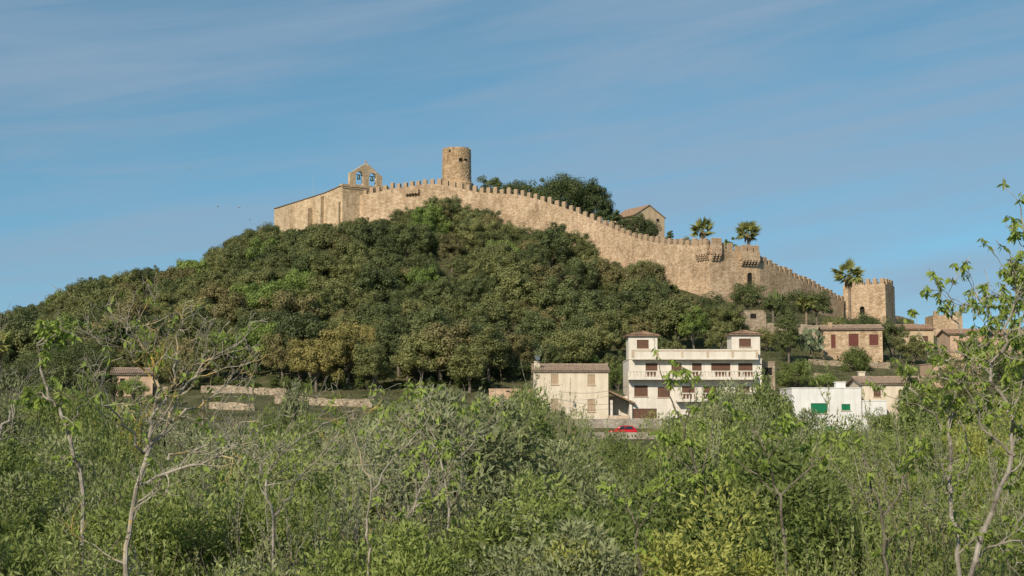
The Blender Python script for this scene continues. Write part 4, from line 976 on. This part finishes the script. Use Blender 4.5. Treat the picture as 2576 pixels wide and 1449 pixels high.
def named(key, name, label, px, Y, pytop, wid, cat='shrub'):
    X = X_of(px, Y); z = hh(X, Y); h = zat(pytop, Y)-z; sm, fm_, hb = SH[key][0]; s = h/hb; o = empty(name, (X, Y, z), label, cat); o.scale = (wid/2.7, wid/2.7, s); obj('stems', sm, o); obj('foliage', fm_, o)
named('bushdark', 'shrub', 'tall dark bush standing before the white flat roofed house', 1915, 62, 958, 2.9)
named('bushdark', 'shrub', 'dark bush right next to the tall dark bush', 1975, 66, 1022, 2.4)
named('bushgrey', 'shrub', 'rounded grey green bush before the dry stone terrace walls', 740, 110, 970, 2.8)
named('lentisk', 'shrub', 'dark bush in front of the grey retaining wall', 1712, 90, 1062, 2.6)
named('dry', 'shrub', 'feathery brown shrub below the cream house', 1345, 40, 985, 2.0)
named('grey', 'shrub', 'feathery grey green shrub further right below the cream house', 1415, 42, 1014, 1.8)

# ------------------------------------------------------------------ foreground trees from limb skeletons
def skeleton_tree(name, label, paths, bark, leaf, lvl=2, leaves=10, Lf=.10, Wf=.038, seed=1, dens=1.0, leafprob=.5, cat='tree', tl=(.25,.6), droop=1.0):
    g = random.Random(seed); base = at(*paths[0][0][:3]); X, Y = base.x, base.y; zg = hh(X, Y)-.3; o = empty(name, (X, Y, zg), label, cat)
    R = Vector((X, Y, zg)); mb = MB(); C = []; D = []
    def twig(p, d, L, r, lv):
        pts = [p]; dd = d.copy(); n = 5
        for i in range(n):
            dd = (dd+Vector((g.gauss(0,.22), g.gauss(0,.22), g.gauss(.06,.2)))).normalized(); pts.append(pts[-1]+dd*L/n)
        mb.tube([q-R for q in pts], [max(r*(1-.75*i/n), .0022) for i in range(n+1)], 4 if r > .006 else 3, False)
        if lv > 0:
            for i in range(int(2+L*5*dens)):
                k = g.randint(1, n); a = (pts[k]-pts[k-1]).normalized(); ax = Vector((g.gauss(0,1), g.gauss(0,1), g.gauss(0,1))).normalized()
                twig(pts[k], (a*.75+ax*.75+Vector((0,0,.15))).normalized(), L*g.uniform(.35,.62), r*.5, lv-1)
        if lv <= 1 and g.random() < leafprob:
            for i in range(leaves):
                k = g.randint(max(1, n-3), n); q = pts[k].lerp(pts[k-1], g.random()); C.append(tuple(q-R)); v = Vector((g.gauss(0,.6), g.gauss(0,.6), -droop*g.uniform(.2,1.1))); D.append(tuple(v.normalized()))
    for pi, pth in enumerate(paths):
        P = [at(a, b, c) for a, b, c, r in pth]; rr = [r for *_, r in pth]
        if pi == 0 and P[0].z > zg+.1: P = [Vector((P[0].x, P[0].y, zg))]+P; rr = [rr[0]*1.1]+rr
        S = []; SR = []
        for i in range(len(P)-1):
            k = 4
            for j in range(k):
                t = j/k; q = P[i].lerp(P[i+1], t); S.append(q+Vector((g.gauss(0,.012), g.gauss(0,.03), g.gauss(0,.012)))); SR.append(rr[i]+(rr[i+1]-rr[i])*t)
        S.append(P[-1]); SR.append(rr[-1]); mb.tube([q-R for q in S], SR, 7)
        for i in range(3, len(S)):
            if SR[i] > .035 and g.random() < .7: continue
            for _ in range(1 if g.random() < .55*dens else 2 if g.random() < .35*dens else 0):
                a = (S[i]-S[i-1]).normalized(); ax = Vector((g.gauss(0,1), g.gauss(0,1), g.gauss(0,.8))).normalized()
                twig(S[i], (a*.6+ax*.8+Vector((0,0,.1))).normalized(), g.uniform(*tl), min(SR[i]*.5, .011), lvl-1)
        twig(S[-1], (S[-1]-S[-2]).normalized(), g.uniform(*tl)*.9, SR[-1]*.9, lvl-1)
    mb.build('branches', M[bark], o, recalc=False)
    if C:
        C = np.array(C); gg = np.random.default_rng(seed); L = Lf*gg.uniform(.6, 1.2, len(C)); V, Q = leafq(C, np.array(D), unit(gg, len(C)), L, L*Wf/Lf); obj('leaves', np_mesh('leaves', V, Q, LM[leaf]), o)
    return o
def yv(pts, Y, r0, r1, dy=.0):
    n = len(pts); return [(a, b, Y+dy*i, r0+(r1-r0)*i/(n-1)) for i, (a, b) in enumerate(pts)]
skeleton_tree('bare_tree', 'leafless tree with yellow lichen on its limbs at the left foreground', [
    yv([(318,1449),(330,1300),(372,1140),(388,1050),(402,975),(378,895),(320,825)], 11, .021, .005),
    yv([(372,1140),(430,1060),(455,980),(515,910),(590,870)], 11, .016, .004, .1), yv([(352,1215),(450,1180),(560,1150),(625,1158)], 11, .013, .004, -.15),
    yv([(388,1050),(440,960),(442,890),(455,830)], 11, .012, .004, .2), yv([(372,1140),(300,1050),(255,1005)], 11, .012, .004, -.2), yv([(430,1060),(520,1010),(595,950)], 11, .011, .004, .2), yv([(420,1150),(490,1128),(590,1075)], 11, .012, .004, .1), yv([(402,975),(345,910),(310,860)], 11, .009, .003, -.1)],
    'lichen', 'fresh', 3, 4, .07, .025, 3, 1.05, .14, tl=(.2,.48))
skeleton_tree('bare_tree', 'slim pale leaning tree with a few drooping leaves at far left', [
    yv([(212,1240),(180,1120),(140,1020),(97,930),(102,870),(122,830)], 12, .018, .005), yv([(140,1020),(105,985),(60,1000)], 12, .010, .004), yv([(180,1120),(176,1060),(232,1000)], 12, .010, .004, .1), yv([(102,870),(150,836),(160,830)], 12, .008, .004)],
    'palebark', 'fresh', 2, 9, .085, .03, 5, .6, .5, tl=(.08,.2))
skeleton_tree('bare_tree', 'pale leafless sapling between the lichen tree and the middle', [
    yv([(690,1300),(668,1200),(640,1150),(610,1110)], 13, .013, .005), yv([(668,1200),(700,1150),(760,1100),(830,1060)], 13, .010, .004), yv([(690,1300),(740,1220),(800,1150),(850,1090)], 13, .010, .004)], 'palebark', 'fresh', 3, 4, .08, .03, 9, .85, .1, tl=(.25,.5))
skeleton_tree('bare_tree', 'thin leafless sapling in the middle of the thicket', [
    yv([(925,1400),(915,1330),(935,1230),(900,1130),(880,1060)], 11, .010, .004), yv([(935,1230),(990,1150),(1060,1080)], 11, .008, .004), yv([(960,1449),(1000,1350),(1050,1260),(1080,1180)], 11.2, .009, .004)], 'lichen', 'fresh', 3, 5, .07, .026, 12, .7, .2, tl=(.2,.4))
skeleton_tree('bare_tree', 'grey leafless tree with pale twigs in the middle distance', [
    yv([(1130,1300),(1120,1200),(1100,1120),(1060,1040)], 16, .015, .005), yv([(1120,1200),(1190,1110),(1240,1050)], 16, .010, .004), yv([(1100,1120),(1000,1050)], 16, .009, .004)], 'palebark', 'fresh', 3, 6, .09, .034, 15, .8, .35, tl=(.3,.55))
skeleton_tree('bare_tree', 'bare pale twigged tree at the left edge of the photo', [
    yv([(-20,1200),(0,1080),(30,1020),(50,990)], 16, .02, .006), yv([(0,1080),(-30,960),(0,850)], 16, .012, .004)], 'palebark', 'fresh', 3, 5, .1, .04, 17, .8, 0, tl=(.25,.5))
skeleton_tree('tree', 'tall slender leafing tree with forked pale trunk at right foreground', [
    yv([(2415,1449),(2395,1250),(2385,1080),(2405,980),(2450,880),(2485,800),(2450,730)], 9, .014, .004), yv([(2395,1250),(2440,1150),(2400,1040)], 9, .006, .003), yv([(2405,980),(2350,910),(2320,850)], 9, .008, .003, .1), yv([(2450,880),(2410,820),(2385,740)], 9, .007, .003, -.1), yv([(2450,880),(2520,820),(2555,760)], 9, .007, .003, .1), yv([(2385,1080),(2320,1020),(2290,960)], 9, .006, .003, .1), yv([(2405,980),(2450,940),(2500,920)], 9, .006, .003, -.1)],
    'palebark', 'fresh', 3, 8, .050, .019, 21, 1.05, .58, tl=(.13,.27))
skeleton_tree('tree', 'curving pale trunked tree at the right edge of the photo', [
    yv([(2440,1449),(2490,1290),(2545,1150),(2540,1030),(2500,950),(2520,850),(2555,740),(2550,700)], 8.5, .017, .004), yv([(2545,1150),(2480,1080),(2450,1010)], 8.5, .009, .004), yv([(2462,1392),(2520,1370),(2600,1350)], 8.5, .008, .004), yv([(2500,950),(2440,900),(2400,880)], 8.5, .007, .003), yv([(2540,1030),(2580,960),(2590,880)], 8.5, .006, .003), yv([(2520,850),(2560,820),(2580,790)], 8.5, .006, .003)],
    'palebark', 'fresh', 3, 8, .050, .019, 23, 1.0, .6, tl=(.13,.26))
skeleton_tree('tree', 'leafy branch tree entering from the right border', [
    yv([(2640,1300),(2625,1000),(2600,800),(2590,640),(2568,520)], 9.5, .016, .004), yv([(2600,800),(2560,740),(2550,700)], 9.5, .008, .003), yv([(2590,640),(2562,605)], 9.5, .005, .003), yv([(2610,900),(2565,850)], 9.5, .007, .003), yv([(2625,1000),(2575,950)], 9.5, .007, .003)],
    'palebark', 'fresh', 2, 10, .062, .023, 27, 1.0, .85, tl=(.1,.22))
skeleton_tree('sapling', 'young tree with hanging light green leaves in front of the villa', [
    yv([(1790,1320),(1760,1200),(1720,1080),(1680,990),(1658,915)], 14, .014, .004), yv([(1760,1200),(1790,1100),(1800,1010)], 14, .009, .003, .1), yv([(1720,1080),(1740,1000),(1730,950)], 14, .007, .003), yv([(1760,1200),(1700,1150),(1680,1120)], 14, .007, .003)],
    'bark', 'fresh', 2, 9, .09, .032, 31, .75, .75, tl=(.12,.26))
skeleton_tree('sapling', 'bushy young tree with hanging leaves right of centre foreground', [
    yv([(1980,1400),(1960,1250),(1930,1150),(1890,1070)], 12, .014, .004), yv([(1960,1250),(2040,1170),(2090,1120)], 12, .010, .003, .1), yv([(1930,1150),(1970,1090)], 12, .008, .003), yv([(1960,1250),(1880,1180),(1830,1140)], 12, .008, .003)],
    'bark', 'fresh', 2, 9, .085, .030, 33, .8, .7, tl=(.13,.26))
skeleton_tree('sapling', 'young tree with hanging leaves lower right beside forked trunk', [
    yv([(2230,1430),(2220,1300),(2190,1190),(2170,1140)], 10, .011, .004), yv([(2220,1300),(2280,1200),(2300,1150)], 10, .008, .003)], 'bark', 'fresh', 2, 8, .07, .025, 35, .7, .65, tl=(.13,.26))
skeleton_tree('sapling', 'young tree with sparse hanging leaves in the middle foreground', [
    yv([(1080,1380),(1090,1250),(1060,1140),(1030,1010)], 15, .012, .004), yv([(1090,1250),(1150,1140),(1180,1050)], 15, .009, .003)], 'bark', 'fresh', 2, 8, .09, .034, 37, .6, .6, tl=(.2,.36))
skeleton_tree('sapling', 'small leafy sapling at the lower centre right', [
    yv([(1610,1449),(1600,1330),(1585,1260),(1575,1210)], 11, .010, .003), yv([(1600,1330),(1650,1270),(1670,1220)], 11, .007, .003)], 'bark', 'fresh', 2, 8, .08, .029, 39, .7, .65, tl=(.13,.26))

# ------------------------------------------------------------------ light, sky, camera
sv = Vector((-.38, -.77, .55)).normalized()
sd = bpy.data.lights.new('sun', 'SUN'); sd.energy = 5.0; sd.angle = math.radians(.5); sd.color = (1, .895, .75)
so = bpy.data.objects.new('sun', sd); col.objects.link(so); so.rotation_euler = sv.to_track_quat('Z', 'Y').to_euler()
wd = bpy.data.worlds.new('World'); scn.world = wd; wd.use_nodes = True
N = wd.node_tree.nodes; Lk = wd.node_tree.links; bgn = N['Background']
sk = N.new('ShaderNodeTexSky'); sk.sky_type = 'NISHITA'; sk.sun_disc = False; sk.sun_elevation = math.asin(sv.z); sk.sun_rotation = math.atan2(sv.x, sv.y); sk.air_density = 1.0; sk.dust_density = .4; sk.ozone_density = 1.2
tc = N.new('ShaderNodeTexCoord')
ad = N.new('ShaderNodeVectorMath'); ad.operation = 'ADD'; ad.inputs[1].default_value = (0, 0, .14); Lk.new(tc.outputs['Generated'], ad.inputs[0])
nm = N.new('ShaderNodeVectorMath'); nm.operation = 'NORMALIZE'; Lk.new(ad.outputs[0], nm.inputs[0]); Lk.new(nm.outputs[0], sk.inputs[0])
m0 = N.new('ShaderNodeMapping'); m0.inputs['Rotation'].default_value = (0, math.radians(9), 0); Lk.new(tc.outputs['Generated'], m0.inputs['Vector'])
def cirrus(scl, nscale, lo, hi, mxv, seed):
    mp = N.new('ShaderNodeMapping'); mp.inputs['Scale'].default_value = scl; mp.inputs['Location'].default_value = (seed, seed*.7, seed*1.3); Lk.new(m0.outputs[0], mp.inputs['Vector'])
    n1 = N.new('ShaderNodeTexNoise'); n1.inputs['Scale'].default_value = nscale; n1.inputs['Detail'].default_value = 9; n1.inputs['Roughness'].default_value = .56; n1.inputs['Distortion'].default_value = .7; Lk.new(mp.outputs[0], n1.inputs['Vector'])
    rp = ramp(N, [(lo, (0,0,0)), (hi, (mxv,)*3)]); Lk.new(n1.outputs['Fac'], rp.inputs[0]); return rp.outputs[0]
c1 = cirrus((1.1, 1.1, 9), 2.0, .40, .64, .52, 3.1); c2 = cirrus((1.5, 1.5, 18), 2.4, .42, .68, .42, 7.7)
cadd = N.new('ShaderNodeMixRGB'); cadd.blend_type = 'SCREEN'; cadd.inputs[0].default_value = 1; Lk.new(c1, cadd.inputs[1]); Lk.new(c2, cadd.inputs[2])
tint = N.new('ShaderNodeMixRGB'); tint.blend_type = 'MULTIPLY'; tint.inputs[0].default_value = 1; tint.inputs[2].default_value = (.60, .86, .82, 1); Lk.new(sk.outputs[0], tint.inputs[1])
mx = N.new('ShaderNodeMixRGB'); mx.inputs[2].default_value = (2.05, 2.78, 3.65, 1); Lk.new(cadd.outputs[0], mx.inputs[0]); Lk.new(tint.outputs[0], mx.inputs[1])
Lk.new(mx.outputs[0], bgn.inputs['Color']); bgn.inputs['Strength'].default_value = .145
cd = bpy.data.cameras.new('camera'); cd.lens = 50; cd.sensor_width = 36; cd.clip_end = 20000; cd.clip_start = .1
co = bpy.data.objects.new('camera', cd); col.objects.link(co); co.location = (0, 0, ZC); co.rotation_euler = (PI/2+T, 0, 0); scn.camera = co
scn.view_settings.view_transform = 'Standard'; scn.view_settings.look = 'None'; scn.view_settings.exposure = 0
